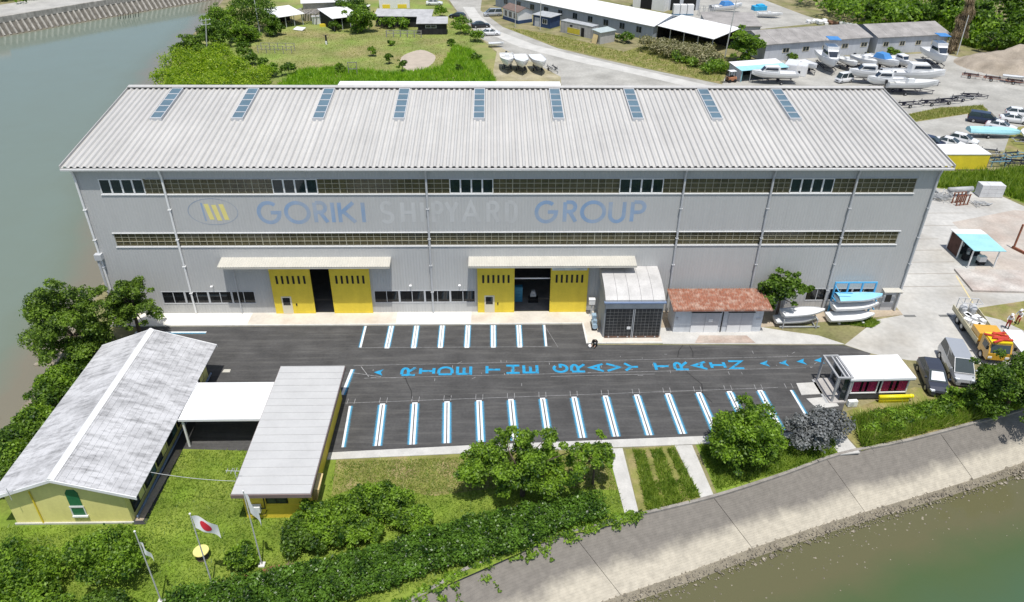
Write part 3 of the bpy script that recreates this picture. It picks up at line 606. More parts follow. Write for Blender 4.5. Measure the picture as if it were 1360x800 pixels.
def glyph(ch, w, h, th):
    """flat strokes with mitred joins -> list of (quad points in 2-D, layer)"""
    out = []
    for li, st in enumerate(GL[ch]):
        P = [Vector((x*(w-th)+th/2, y*(h-th)+th/2)) for x, y in st]; P = [p for i, p in enumerate(P) if i == 0 or (p-P[i-1]).length > 1e-4]
        closed = (P[0]-P[-1]).length < 1e-6
        if closed: P = P[:-1]
        n = len(P); L = []; Rr = []
        for i in range(n):
            a = P[i-1] if (i > 0 or closed) else None; c = P[(i+1)%n] if (i < n-1 or closed) else None
            d1 = (P[i]-a).normalized() if a is not None else None; d2 = (c-P[i]).normalized() if c is not None else None
            if d1 is None: d1 = d2
            if d2 is None: d2 = d1
            n1 = Vector((-d1.y,d1.x)); n2 = Vector((-d2.y,d2.x)); m = (n1+n2)
            m = m.normalized() if m.length > 1e-6 else n1; k = th/2/max(.45, m.dot(n1)); L.append(P[i]+m*k); Rr.append(P[i]-m*k)
        for i in range(n if closed else n-1): j = (i+1)%n; out.append(((Rr[i],Rr[j],L[j],L[i]), li))
    return out
def fadepaint(name, col, amt, wall=(.49,.492,.482)):
    return mat(name, col, .65, .05, .6, col2=wall, amt=amt, sharp=.25, streak=.06)
m_bluel = fadepaint('faded_blue_letter', (.255,.375,.555), .64); m_greyl = fadepaint('faded_grey_letter', (.575,.578,.572), .62)
def wallword(chars, m):
    for ch, x0, x1 in chars:
        mb = MB()
        for q, li in glyph(ch, x1-x0, 2.36, .36): mb.quad(*[(x0+p.x, -.006-.002*li, 9.97+p.y) for p in q])
        mb.build('letter', m, H)
wallword([('G',-9.3,-7.05),('O',-6.8,-4.35),('R',-4.11,-2.7),('I',-2.6,-2.0),('K',-1.85,-.12),('I',.2,.8)], m_bluel)
wallword([('S',2.0,3.4),('H',3.95,5.35),('I',5.65,6.25),('P',6.8,8.0),('Y',7.99,9.4),('A',9.53,11.42),('R',11.9,13.2),('D',13.65,14.9)], m_greyl)
wallword([('G',16.4,18.6),('R',19.05,20.45),('O',20.65,23.1),('U',23.3,24.95),('P',25.36,26.9)], m_bluel)
mb = MB(); cx, cz = -13.3, 11.25; NE = 48
for i in range(NE):
    a, b = 2*math.pi*i/NE, 2*math.pi*(i+1)/NE; f = lambda t, o: (cx+(2.3-o)*math.cos(t), -.006, cz+(1.36-o)*math.sin(t))
    mb.quad(f(a,.07), f(a,0), f(b,0), f(b,.07))
mb.build('emblem_ring', fadepaint('faded_ring',(.27,.33,.42),.6), H)
for i, (a, z) in enumerate(((-14.02,10.45),(-13.34,10.35),(-12.66,10.42))):
    MB().quad((a+.3,-.008,z),(a+.72,-.008,z),(a+.42,-.008,z+1.6),(a,-.008,z+1.6)).build('emblem_bar', mat('emblem_yellow',(.80,.70,.25),.6,.04), H)
MB().quad((-14.2,-.006,10.3),(-14.02,-.006,10.3),(-14.15,-.006,12.15),(-14.3,-.006,12.15)).build('emblem_bar', m_bluel, H)

# ---- painted lines and lettering on the lot (pieces of the asphalt)
m_lw = mat('line_white', (.70,.72,.73), .6, .08, 2, col2=(.45,.50,.54), amt=.66, sharp=.08)
def oversp():
    m = bpy.data.materials.new('blue_overspray'); m.use_nodes = True; n = m.node_tree.nodes; l = m.node_tree.links; b = n['Principled BSDF']; b.inputs['Roughness'].default_value = .8; b.inputs['Base Color'].default_value = (.10,.40,.62,1)
    u = n.new('ShaderNodeUVMap'); s = n.new('ShaderNodeSeparateXYZ'); l.new(u.outputs[0], s.inputs[0]); g = n.new('ShaderNodeNewGeometry'); t = n.new('ShaderNodeTexNoise'); t.inputs['Scale'].default_value = 7; l.new(g.outputs['Position'], t.inputs['Vector'])
    a = n.new('ShaderNodeMath'); a.operation = 'MULTIPLY_ADD'; a.inputs[1].default_value = .5; l.new(t.outputs['Fac'], a.inputs[0]); l.new(s.outputs['X'], a.inputs[2])
    r = n.new('ShaderNodeMapRange'); r.inputs[1].default_value = .25; r.inputs[2].default_value = 1.1; r.inputs[3].default_value = .95; r.inputs[4].default_value = 0; l.new(a.outputs[0], r.inputs[0]); l.new(r.outputs[0], b.inputs['Alpha']); return m
m_over = oversp()
def pline(p, q, w=.23, gap=.05, single=False, halo=.26):
    p = Vector(p); q = Vector(q); d = (q-p).normalized(); nn = Vector((d.y,-d.x)); mb = MB(); z = .024
    def rect(o0, o1, zz, m, e=0):
        A = p-d*e; B = q+d*e; mb.quad(*[(*v,zz) for v in (A+nn*o0, A+nn*o1, B+nn*o1, B+nn*o0)][::-1], m=m)
    offs = [(-gap/2-w,-gap/2),(gap/2,gap/2+w)] if not single else [(-w/2,w/2)]
    for a, b in offs: rect(a, b, z, 0)
    o = offs[-1][1]
    for sgn in ((-1,1) if not single else (1,)):
        rect(sgn*o, sgn*(o+halo), .0205, 1); f = len(mb.f)-1; mb.uv[f] = [(0,0),(1,0),(1,1),(0,1)][::1] if False else [(0,1),(1,1),(1,0),(0,0)]
    if not single:
        mb.quad(*[(*v,z) for v in (q-nn*o, q+nn*o, q+nn*o+d*.16, q-nn*o+d*.16)], m=0)
    mb.build('parking_line', [m_lw, m_over], lot)
for j in range(8): pline((2.5*j+.02*math.sin(j*2),-2.35), (2.5*j,-5.95), .19, .05, single=j in (0,7), halo=.16)
c, s = math.cos(.0431), math.sin(.0431)
for j in range(15):
    T = Vector((.36+2.729*j*c, -14.37+2.729*j*s)); pline(T+Vector((s,-c))*5.0, T, .18, .09, single=j in (0,14))
pline((-.55,-12.9),(-.25,-9.3),.24,single=True); pline((-22,-3.2),(-15.2,-3.25),.2,single=True)
m_lb = mat('lettering_blue', (.018,.275,.50), .7, .15, 3, col2=(.05,.13,.19), amt=.62, sharp=.06)
def groundword(word, xs):
    for ch, x0 in zip(word, xs):
        h, w = 1.46, 1.34; yb = -10.33+(x0-4.1)*.0215; mb = MB()
        for q, li in glyph('i' if ch == 'I' else ch, w, h, .27):    # letters lie on their side, tops towards -x
            mb.quad(*[(x0+h-p.y, yb+p.x, .024+.002*li) for p in q])
        mb.build('painted_letter', m_lb, lot)
groundword('RIDE', (4.15,5.8,7.45,9.12)); groundword('THE', (11.78,13.53,15.12)); groundword('GRAVY', (17.85,19.45,21.15,22.68,24.34)); groundword('TRAIN', (27.15,28.9,30.62,32.3,34.0))
for x, y in ((2.2,-9.75),(37.4,-8.85),(39.2,-8.8),(40.9,-8.6),(42.6,-8.45)):
    MB().add([(x-.45,y,.024),(x+.38,y-.5,.024),(x+.18,y,.024),(x+.42,y+.45,.024)], [(0,1,2),(0,2,3)]).build('painted_arrow', m_lb, lot)
m_chalk = mat('chalk', (.30,.30,.30), .9, .3, 4)
def gl(a, b, w=.035, z=.0225, m=None):
    a = Vector(a); b = Vector(b); d = (b-a).normalized(); nn = Vector((-d.y,d.x))*w/2; MB().quad(*[(*v,z) for v in (a-nn,b-nn,b+nn,a+nn)]).build('chalk_line', m or m_chalk, lot)
gl((-.2,-8.75),(43,-7.75)); gl((1,-10.6),(41,-9.55)); gl((-.3,-14.0),(37.5,-12.35)); gl((0,-5.98),(18,-6.0)); gl((17.6,-10.55),(27,-10.3)); gl((-.2,-9.8),(2.5,-10.4),.05); gl((.5,-8.9),(1.4,-10.4),.06); gl((17.5,-2.3),(18.6,-6.1),.03)
for i in range(46):
    x = rng.uniform(0,42); y = -9.6+.025*x+rng.normal()*.9; a = rng.choice((0,1.57,1.57,.6)); q = rng.uniform(.15,.5); gl((x,y),(x+q*math.cos(a),y+q*math.sin(a)),.04,.0221)
for j in range(15):
    T = Vector((.36+2.729*j*c, -14.37+2.729*j*s)); 
    for o in (-.3,.3): gl((T.x+o,T.y+.25),(T.x+o+.02,T.y+.95),.04,.0222)
m_crack = mat('crack_tar', (.015,.015,.015), .7, .1)
for L in ([(4.6,-10.35),(4.9,-11.3),(5.35,-12.4),(5.5,-13.5)],[(30.5,-5.9),(29.9,-6.8),(29.6,-7.8)],[(31.1,-6.0),(31.2,-7.0),(31,-7.9)],[(29.9,-9.9),(30.3,-10.7),(30.9,-11.8),(30.7,-13.1),(31.2,-14.3)],[(32.3,-12.3),(33,-12.8),(33.1,-13.6),(32.7,-14.2)],[(4.4,-10.5),(4.6,-10.7),(4.9,-10.55)],[(8.3,-13.1),(8.7,-13.2),(8.9,-13.5)]):
    for a, b in zip(L[:-1], L[1:]): gl(a, b, .06, .0223, m_crack)
sheet('manhole_cover', [(-11.8,-9.6),(-11.1,-9.6),(-11.15,-9.15),(-11.75,-9.15)], .02, mat('manhole_cream',(.5,.48,.42)), lot)

# ================================================================= SMALL BUILDINGS IN FRONT
def slab(mb, P, th, m=0):
    """sloped slab: 4 top corners, thickness downwards"""
    mb.add(list(P)+[(x,y,z-th) for x,y,z in P], [(0,1,2,3),(7,6,5,4),(0,4,5,1),(1,5,6,2),(2,6,7,3),(3,7,4,0)], m)
# yellow house with the old pale roof
Y = thing('gabled_house', 'pale yellow single storey house with weathered white gable roof', 'house', (-17.0,-18,0))
m_oroof = mat('old_white_roof', (.53,.53,.535), .85, .05, .5, bump=.25, bscale=8)
def stained(m):
    n = m.node_tree.nodes; l = m.node_tree.links; b = n['Principled BSDF']; src = b.inputs['Base Color'].links[0].from_socket; g = n.new('ShaderNodeNewGeometry')
    for sc, mp_, lo, hi, am in ((1.0,(.6,2.4,1),.47,.66,.46),(1.0,(.16,.5,1),.44,.66,.34),(1.0,(3,1.0,1),.54,.70,.22)):
        mp = n.new('ShaderNodeMapping'); mp.inputs['Scale'].default_value = mp_; l.new(g.outputs['Position'], mp.inputs['Vector']); t = n.new('ShaderNodeTexNoise'); t.inputs['Scale'].default_value = sc; t.inputs['Detail'].default_value = 7; t.inputs['Roughness'].default_value = .7; l.new(mp.outputs[0], t.inputs['Vector'])
        r = n.new('ShaderNodeMapRange'); r.inputs[1].default_value = lo; r.inputs[2].default_value = hi; r.inputs[3].default_value = 1; r.inputs[4].default_value = 1-am; l.new(t.outputs['Fac'], r.inputs[0]); v = n.new('ShaderNodeVectorMath'); v.operation = 'SCALE'; l.new(src, v.inputs[0]); l.new(r.outputs[0], v.inputs['Scale']); src = v.outputs[0]
    l.new(src, b.inputs['Base Color'])
stained(m_oroof)
m_pyel = mat('pale_yellow_wall', (.80,.74,.28), .7, .06, .7, streak=.05)
m_wht = mat('verge_white', (.76,.76,.75), .6, .06)
gx0, gx1, gy0, gy1 = -3.85, 4.15, -8.72, 7.9; rx = .0; EZ, RZ = 2.85, 4.55
def zroof(x): return RZ-(RZ-EZ)*(abs(x-rx)/(4.62 if x < rx else 5.25))
w = MB(); w.yprism([(gx0,0),(gx1,0),(gx1,zroof(gx1)-.1),(rx,RZ-.1),(gx0,zroof(gx0)-.1)], gy0, gy1); w.build('wall', m_pyel, Y)
# roof in courses of slates: each course a piece with its own lip
NR = 13
for side, xe in ((-1,-4.62),(1,5.25)):
    for i in range(NR):
        t0, t1 = i/NR, (i+1)/NR; xa, xb = rx+xe*t0, rx+xe*t1; za, zb = RZ+.09-(RZ-EZ)*t0, RZ+.09-(RZ-EZ)*t1
        mb = MB(); P = [(xa,-9.15,za),(xb+.03*side,-9.15,zb+.018),(xb+.03*side,8.5,zb+.018),(xa,8.5,za)]
        if side < 0: P = P[::-1]
        slab(mb, P if side > 0 else P, .05); mb.build('roof_course', m_oroof, Y)
mb = MB(); mb.yprism([(-.28,RZ+.06),(.28,RZ+.06),(.05,RZ+.24),(-.05,RZ+.24)], -9.17, 8.52); mb.build('ridge_cap', m_wht, Y)
for y in (-9.2, 8.5):
    mb = MB(); mb.yprism([(-4.66,EZ-.12),(rx,RZ-.1),(5.3,EZ-.12),(5.3,EZ+.13),(rx,RZ+.13),(-4.66,EZ+.13)], y, y+.06); mb.build('verge_board', m_wht, Y)
m_green = glassmat('green_shutter', (.02,.14,.065), 1, .35, .1)
mb = MB(); wx = .75; 
mb.yprism([(wx-.42,.85),(wx+.42,.85),(wx+.42,3.0),(wx+.25,3.3),(wx-.25,3.3),(wx-.42,3.0)], gy0-.05, gy0-.003); f = mb.build('window', m_green, Y)
MB().box(wx-.5,wx+.5,gy0-.09,gy0-.051,1.62,1.78).box(wx-.5,wx+.55,gy0-.16,gy0-.004,.72,.85).box(wx-.5,wx-.42,gy0-.08,gy0-.051,.85,1.62).box(wx+.42,wx+.5,gy0-.08,gy0-.051,.85,1.62).build('frame', m_wht, f)
MB().tube((-2.0,gy0-.06,0),(-2.0,gy0-.06,3.2),.05).build('pipe', m_yel, Y)
mb = MB(); mb.box(gx0-.1,gx1+.1,gy0-.12,gy0-.002,-.05,.14); mb.build('plinth', m_path, Y)
m_dgl = glassmat('dark_window', (.02,.028,.03), 1, .05)
for i in range(7):
    y = gy0+.5+i*2.2; f = MB().box(gx1+.003,gx1+.07,y,y+1.9,.5,2.15).build('window', m_wht if False else m_black, Y)
    MB().box(gx1+.071,gx1+.09,y+.1,y+.9,.6,2.05).build('pane', m_dgl, f); MB().box(gx1+.071,gx1+.085,y+1.0,y+1.8,.6,2.05).build('pane', glassmat('teal_window',(.06,.13,.12),1,.08) if i%2 else m_pyel, f)
MB().box(gx1+.25,gx1+.35,gy0+.2,gy1,.25,.4).build('handrail', mat('rail_blue',(.18,.24,.36),.5), Y)
MB().box(gx1+.02,gx1+.95,gy0-.2,gy1,-.05,.04).build('terrace', mat('dark_paving',(.045,.045,.05),.8,.2), Y)
MB().tube((-3.0,gy0-.5,2.9),(-3.0,gy0-.5,4.0),.025).tube((-3.35,gy0-.5,3.8),(-2.65,gy0-.5,3.8),.015).build('antenna', m_trim, Y)
# white carport
C = thing('carport', 'white flat roofed carport between the yellow house and the office', 'carport', (-8.4,-17.3,0))
mb = MB(); P = [(-3.25,-1.9,2.95),(3.5,-1.95,2.95),(3.15,2.75,2.78),(-3.45,2.75,2.78)]; slab(mb, P, .06); mb.build('roof', mat('carport_roof',(.80,.80,.80),.55,.04,.4), C)
MB().cb((.1,-1.95,2.86),(6.8,.1,.2)).cb((0,2.75,2.68),(6.6,.08,.16)).cb((3.35,.4,2.84),(.1,4.6,.16),-.07).cb((-3.4,.4,2.84),(.1,4.6,.16),-.04).build('fascia', m_wht, C)
for x, y in ((-3.05,-1.8),(-3.2,2.6),(2.95,2.6),(3.2,-1.8)): MB().box(x-.07,x+.07,y-.07,y+.07,-.02,2.76).build('post', m_wht, C)
# flat-roofed office
O = thing('flat_office', 'narrow yellow office block with flat pale seamed roof', 'building', (-2.4,-20,0))
ox0, ox1, oy0, oy1 = -2.55, 1.95, -6.45, 6.6; m_oy = mat('office_yellow', (.80,.60,.06), .65, .06, .8, streak=.06)
MB().box(ox0,ox1,oy0,oy1,0,2.75).build('wall', m_oy, O)
m_flat = mat('office_roof', (.475,.475,.465), .6, .05, .6)
NS = 17
for i in range(NS):
    ya = -7.05+(7.2+7.05)*i/NS; yb_ = -7.05+(7.2+7.05)*(i+1)/NS; mb = MB(); za = 3.02+.12*i/NS
    mb.box(-2.95,2.4,ya,yb_-.008,2.95,3.06); mb.box(-2.95,2.4,yb_-.05,yb_-.0085,3.061,3.10); mb.build('roof_sheet', m_flat, O)
m_br = mat('brown_fascia', (.20,.15,.14), .6, .1)
MB().box(-3.0,2.45,-7.13,-7.052,2.7,3.0).box(-3.0,-2.952,-7.05,7.2,2.72,3.0).box(2.402,2.45,-7.05,7.2,2.72,3.0).box(-3.0,2.45,7.2,7.27,2.72,3.0).build('fascia', m_br, O)
f = MB().box(-.95,.55,oy0-.06,oy0-.003,1.5,2.3).build('window', m_black, O); MB().box(-.85,-.25,oy0-.08,oy0-.061,1.58,2.22).box(-.15,.45,oy0-.075,oy0-.061,1.58,2.22).build('pane', m_dgl, f)
MB().box(ox0,ox1,oy0-.03,oy0-.002,1.18,1.28).build('trim_line', m_yel, O)
MB().box(-2.05,-1.35,oy0-.42,oy0-.08,.95,1.5).build('air_conditioner', m_white, O)
MB().path([(-1.35,oy0-.2,1.2),(-1.05,oy0-.2,1.2),(-1.05,oy0-.1,2.5)],.04).path([(-2.2,oy0-.1,.5),(-1.2,oy0-.1,.5),(-1.0,oy0-.1,.9)],.03).build('refrigerant_pipe', m_black, O)
MB().cb((2.15,-4.6,1.0),(.35,1.6,1.4),0,0,.25).build('leaning_board', mat('plywood_tan',(.62,.48,.24),.7,.1), O)
MB().tube((-3.0,-5.6,3.0),(-3.0,-5.6,4.0),.02).path([(-3.6,-5.6,3.8),(-2.6,-5.6,3.75)],.02).path([(-3.5,-5.8,3.82),(-3.5,-5.4,3.82)],.015).path([(-3.2,-5.85,3.79),(-3.2,-5.35,3.79)],.015).path([(-2.9,-5.9,3.77),(-2.9,-5.3,3.77)],.015).build('antenna', m_trim, O)
cb_ = MB(); pts = [Vector((-5.4,-25.8,3.0)).lerp(Vector((-12.0,-24.6,2.8)), t)+Vector((0,0,-.5*4*t*(1-t)*.35)) for t in np.linspace(0,1,9)]
cb_.path(pts,.018,5); tag(cb_.build('overhead_cable', m_trim), 'thin grey cable slung from the flat office to the yellow house', 'cable')
# steel booth with the dark gridded doors
B = thing('steel_booth', 'tall grey steel booth with black gridded double doors and rounded roof', 'booth', (25.75,-2.6,.1)); B.scale = (1,1,.93)
m_bo = clad('booth_steel', (.36,.375,.38), .2); m_bor = mat('booth_roof', (.50,.49,.475), .45, .12, .8)
MB().box(-2.75,2.75,-2.0,2.55,0,4.4).build('wall', m_bo, B)
for i in range(5):
    xa = -2.8+1.12*i; mb = MB(); pr = [(-2.15,4.42),(-2.15,4.62),(-1.75,4.85),(-.9,5.18),(.2,5.45),(1.5,5.6),(2.57,5.62),(2.57,4.42)]
    mb.xprism(pr[::-1], xa+.012, xa+1.108); mb.build('roof_panel', m_bor, B)
MB().box(-2.72,2.72,-2.12,-2.003,3.55,4.25).build('lintel_panel', mat('lintel_grey',(.52,.51,.49),.6,.1), B); MB().box(-2.9,2.9,-2.35,-2.0,4.28,4.41).build('rail', mat('rail_blue',(.18,.24,.36)), B)
m_bd = mat('black_door', (.028,.029,.031), .45, .3, .6); m_gr = mat('grid_line', (.17,.17,.165), .6, .4, 2)
for sx in (0,1):
    xa = -2.62+2.64*sx; d = MB().box(xa,xa+2.6,-2.16,-2.05,.05,3.52).build('door', m_bd, B); mb = MB()
    for i in range(1,7): x = xa+2.6*i/7; mb.box(x-.014,x+.014,-2.168,-2.1605,.25,3.5)
    for i in range(1,9): z = .25+3.27*i/9; mb.box(xa+.02,xa+2.58,-2.171,-2.1605,z-.014,z+.014)
    mb.build('grid', m_gr, d); MB().box(xa,xa+2.6,-2.18,-2.161,.05,.24).build('kick_plate', mat('rusty_plate',(.17,.10,.07),.8,.3), d)
    for i in range(3): MB().tube((xa+.4+.9*i,-2.2,.16),(xa+.4+.9*i,-2.181,.16),.07,.07,10).build('roller', m_trim, d)
    MB().box(xa+(2.52 if sx==0 else .02),xa+(2.58 if sx==0 else .08),-2.2,-2.172,.05,3.5).build('edge_bar', m_trim, d)
MB().box(-.55,-.2,-2.21,-2.172,1.1,1.4).build('door_sign', m_white, B)
# rusty-roofed shed
Sh = thing('rusty_shed', 'low white shed with rusty red corrugated roof and sliding doors', 'shed', (34.25,-2.0,0))
m_sw = mat('shed_white', (.62,.64,.66), .7, .1, .8, streak=.12)
MB().xprism([(-1.75,0),(.75,0),(.75,3.12),(-1.75,2.86)], -4.3, 4.25).build('wall', m_sw, Sh)
def rustroof():
    m = mat('rust_roof', (.34,.15,.095), .85, .2, 3.5, col2=(.50,.37,.30), amt=.58, sharp=.14); n = m.node_tree.nodes; l = m.node_tree.links; return m
m_rr = rustroof(); NR2 = 38
me = MB(); pw = 9.5/NR2; me.add([(0,-2.35,2.95),(pw*.5,-2.35,3.08),(pw,-2.35,2.95),(0,.95,3.27),(pw*.5,.95,3.40),(pw,.95,3.27)],[(0,1,4,3),(1,2,5,4)]); me = me.mesh('roof_sheet', m_rr)
for i in range(NR2): link('roof_sheet', me, Sh, (-4.7+pw*i,0,0))
MB().box(-4.7,4.8,-2.4,-2.352,2.84,3.0).build('eave_board', m_rr, Sh)
m_sd = mat('shed_door_grey', (.50,.50,.51), .6, .08, 1)
for x0, x1 in ((-2.65,-1.35),(-1.33,.02),(.9,2.15),(2.17,3.3)):
    d = MB().box(x0,x1,-1.83,-1.755,.05,2.3).build('door', m_sd, Sh); MB().box(x0+.01,x1-.01,-1.845,-1.831,.06,.8).build('door_lower', m_white, d)
MB().box(-2.75,.15,-1.86,-1.752,2.31,2.38).box(.8,3.4,-1.86,-1.752,2.31,2.38).build('door_head', m_black, Sh)
MB().box(.28,.36,-1.85,-1.752,.05,2.35).build('post_gap', m_black, Sh)
MB().box(3.6,4.05,-1.80,-1.752,1.45,1.65).build('name_plate', m_trim, Sh); MB().box(-1.0,-.6,-1.86,-1.832,1.25,1.6).build('notice', m_white, Sh)
MB().box(-4.1,-3.98,-1.85,-1.752,1.5,1.8).build('meter', m_trim, Sh)
# white pavilion with crimson curtains
Pv = thing('pavilion', 'small white roofed pavilion with crimson curtained windows and grey frame porch', 'pavilion', (44.9,-12.75,0), R(1.5))
m_gs = mat('grey_steel', (.36,.365,.37), .5, .1); m_crim = mat('crimson_curtain', (.36,.02,.09), .8, .25, 4, isl=.2)
MB().box(-2.2,3.0,-1.35,1.45,.15,.75).build('base', mat('dark_cladding',(.05,.05,.055),.6,.2), Pv)
MB().box(-2.2,3.0,1.3,1.45,.75,2.4).box(2.88,3.0,-1.35,1.3,.75,2.4).build('wall', m_gs, Pv)
for x0, x1 in ((-2.45,.35),(.37,3.15)):
    MB().box(x0,x1,-1.75,1.55,2.42,2.62).build('roof_panel', mat('pavilion_white',(.82,.82,.82),.5,.02), Pv); MB().box(x0+.02,x1-.02,-1.70,1.5,2.30,2.415).build('roof_trim', m_gs, Pv)
for x0, x1 in ((-2.0,.3),(.55,2.95)):
    f = MB().box(x0,x0+.08,-1.40,-1.32,.76,2.3).box(x1-.08,x1,-1.40,-1.32,.76,2.3).box(x0+.08,x1-.08,-1.40,-1.32,.76,.86).box(x0+.08,x1-.08,-1.40,-1.32,2.2,2.3).build('window', m_wht, Pv)
    nC = 9
    for i in range(nC):
        if i in (3,5): continue
        a = x0+.1+(x1-x0-.2)*i/nC; MB().add([(a,-1.28,.86),(a+.13,-1.22,.86),(a+.24,-1.28,.86),(a,-1.28,2.2),(a+.13,-1.22,2.2),(a+.24,-1.28,2.2)],[(0,1,4,3),(1,2,5,4)]).build('curtain', m_crim, f)
    MB().quad((x0+.08,-1.34,.86),(x1-.08,-1.34,.86),(x1-.08,-1.34,2.2),(x0+.08,-1.34,2.2)).build('pane', glassmat('clear_pane',(.03,.02,.025),.10,.04), f)
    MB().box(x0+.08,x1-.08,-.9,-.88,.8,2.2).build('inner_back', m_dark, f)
fr = MB()
for x in (-3.5,-2.3):
    for y in (-1.6,1.5): fr.box(x-.08,x+.08,y-.08,y+.08,.1,2.6)
fr.box(-3.58,-2.22,-1.68,-1.52,2.6,2.75); fr.box(-3.58,-2.22,1.42,1.58,2.6,2.75); fr.box(-3.58,-3.42,-1.52,1.42,2.6,2.75); fr.box(-2.9,-2.75,-1.52,1.42,2.6,2.7); fr.box(-2.38,-2.22,-1.52,1.42,2.6,2.75); fr.build('porch_frame', m_gs, Pv)
MB().box(-3.75,-2.25,-1.75,1.6,.02,.16).build('porch_deck', mat('deck_boards',(.40,.38,.36),.8,.15), Pv)
MB().box(-4.0,-3.78,-1.7,1.5,.02,.09).build('step', m_gs, Pv)
MB().box(-2.28,-2.205,-1.3,1.3,.2,2.3).build('porch_glass', m_dgl, Pv); MB().box(-2.32,-2.285,-.05,.05,.2,2.3).build('door_frame', m_wht, Pv)
MB().box(-2.85,-2.3,-1.5,-1.45,.2,2.5).build('side_glass', m_dgl, Pv)
mb = MB(); mb.tube((.5,-1.72,.62),(3.3,-1.72,.62),.17,.17,12); mb.ell((3.3,-1.72,.62),(.26,.2,.2)); mb.box(.6,3.2,-1.8,-1.6,.0,.5); tag(mb.build('yellow_trough', mat('bright_yellow',(.85,.72,.02),.4,.03), None, True, (44.9,-12.75,0), R(1.5)), 'bright yellow rounded trough under the right crimson window', 'trough')
a_ = thing('air_conditioner', 'white outdoor air conditioner unit beside the pavilion steps', 'air conditioner', (43.0,-14.9,0), R(4)); MB().box(-.4,.4,-.16,.16,.06,.62).build('case', m_white, a_); MB().tube((-.1,-.175,.34),(-.1,-.161,.34),.21,.21,14).build('fan_grille', m_trim, a_); MB().box(-.3,-.2,-.14,.14,0,.06).box(.2,.3,-.14,.14,0,.06).build('foot', m_black, a_)
for nm, pts in (('a',[(39.3,-11.85),(41.35,-11.7),(41.45,-13.3),(39.2,-13.45)]),('b',[(39.45,-13.95),(41.7,-13.7),(41.9,-14.95),(39.9,-15.3)])):
    struct(MB().prism(pts[::-1], .0, .09 if nm=='a' else .085).build('entrance_slab', m_path))

# ================================================================= VEGETATION
L1 = leafmat('leaf_dark', (.012,.042,.005), (.15,.255,.024))
L2 = leafmat('leaf_fresh', (.020,.062,.006), (.235,.375,.030))
L3 = leafmat('leaf_olive', (.020,.052,.007), (.20,.31,.034))
LH = leafmat('leaf_hedge', (.012,.040,.005), (.145,.27,.03), rough=.35)
LB_ = leafmat('leaf_bamboo', (.085,.17,.010), (.36,.46,.03), trans=.45)
LG = leafmat('leaf_silver', (.085,.092,.095), (.235,.245,.245), trans=.12, rough=.7)
LS = leafmat('leaf_straw', (.16,.16,.07), (.34,.31,.18), trans=.2)
LBR = leafmat('leaf_brown', (.15,.11,.065), (.36,.28,.18), trans=.1, rough=.9)
GR = leafmat('grass_blade', (.085,.165,.012), (.27,.35,.05), trans=.4)
GD = leafmat('grass_dry', (.19,.23,.05), (.36,.36,.12), trans=.3)
GB = leafmat('grass_bright', (.10,.23,.010), (.30,.46,.03), trans=.4)

tree('large leafy tree on the river bank left of the hall', (-25.0,-7.6,0), 7.7, (4.1,3.4), L3, bark, n=32000, leaf=.105, k=84, low=-.95, trunk=.24, cz=3.6, cr=(.2,.36), lean=(-.2,0), group='leafy trees by the left corner of the hall')
tree('smaller leafy tree touching the left corner of the hall', (-21.4,-3.5,0), 6.0, (2.7,2.2), L3, bark, n=17000, leaf=.10, k=44, low=-.9, trunk=.18, cz=3.6, cr=(.26,.42), group='leafy trees by the left corner of the hall')
tree('spreading green tree beside the parking bays, in front of the hedge', (14.6,-24.6,0), 5.1, (4.6,2.4), L2, bark, n=25000, leaf=.102, k=60, trunk=.17, cz=2.5, cr=(.26,.42), lean=(0,.3))
tree('feathery small tree at the head of the left garden path', (19.9,-23.6,0), 4.3, (1.9,1.5), L2, bark, n=3600, leaf=.12, k=20, trunk=.09, cz=3.0, cr=(.22,.36), shell=.3)
tree('dense round bright green tree between the path and the grey shrub', (31.9,-21.3,0), 5.1, (2.9,2.6), L2, bark, n=22000, leaf=.11, k=56, trunk=.16, cz=2.55, cr=(.3,.44), low=-.85)
bush('silver grey leaved shrub at the right end of the parking bays', (38.3,-19.6,0), (2.7,2.0,2.9), LG, 9000, .11, 30, bark=bark, cr=(.35,.5))
tree('dark green tree beside the truck above the river wall', (55.6,-15.9,0), 5.6, (3.6,2.7), L1, bark, n=24000, leaf=.11, k=56, trunk=.2, cz=2.9, cr=(.28,.42), low=-.8)
tree('round dark tree growing between the rusty shed and the boat rack', (40.8,-1.5,0), 5.3, (2.5,1.7), L1, bark, n=7500, leaf=.135, k=34, trunk=.15, cz=3.2, cr=(.3,.45))
bush('leafy bush in front of the silver minivan', (52.2,-14.9,0), (2.2,1.1,1.5), L2, 3200, .13, 14, bark=bark)
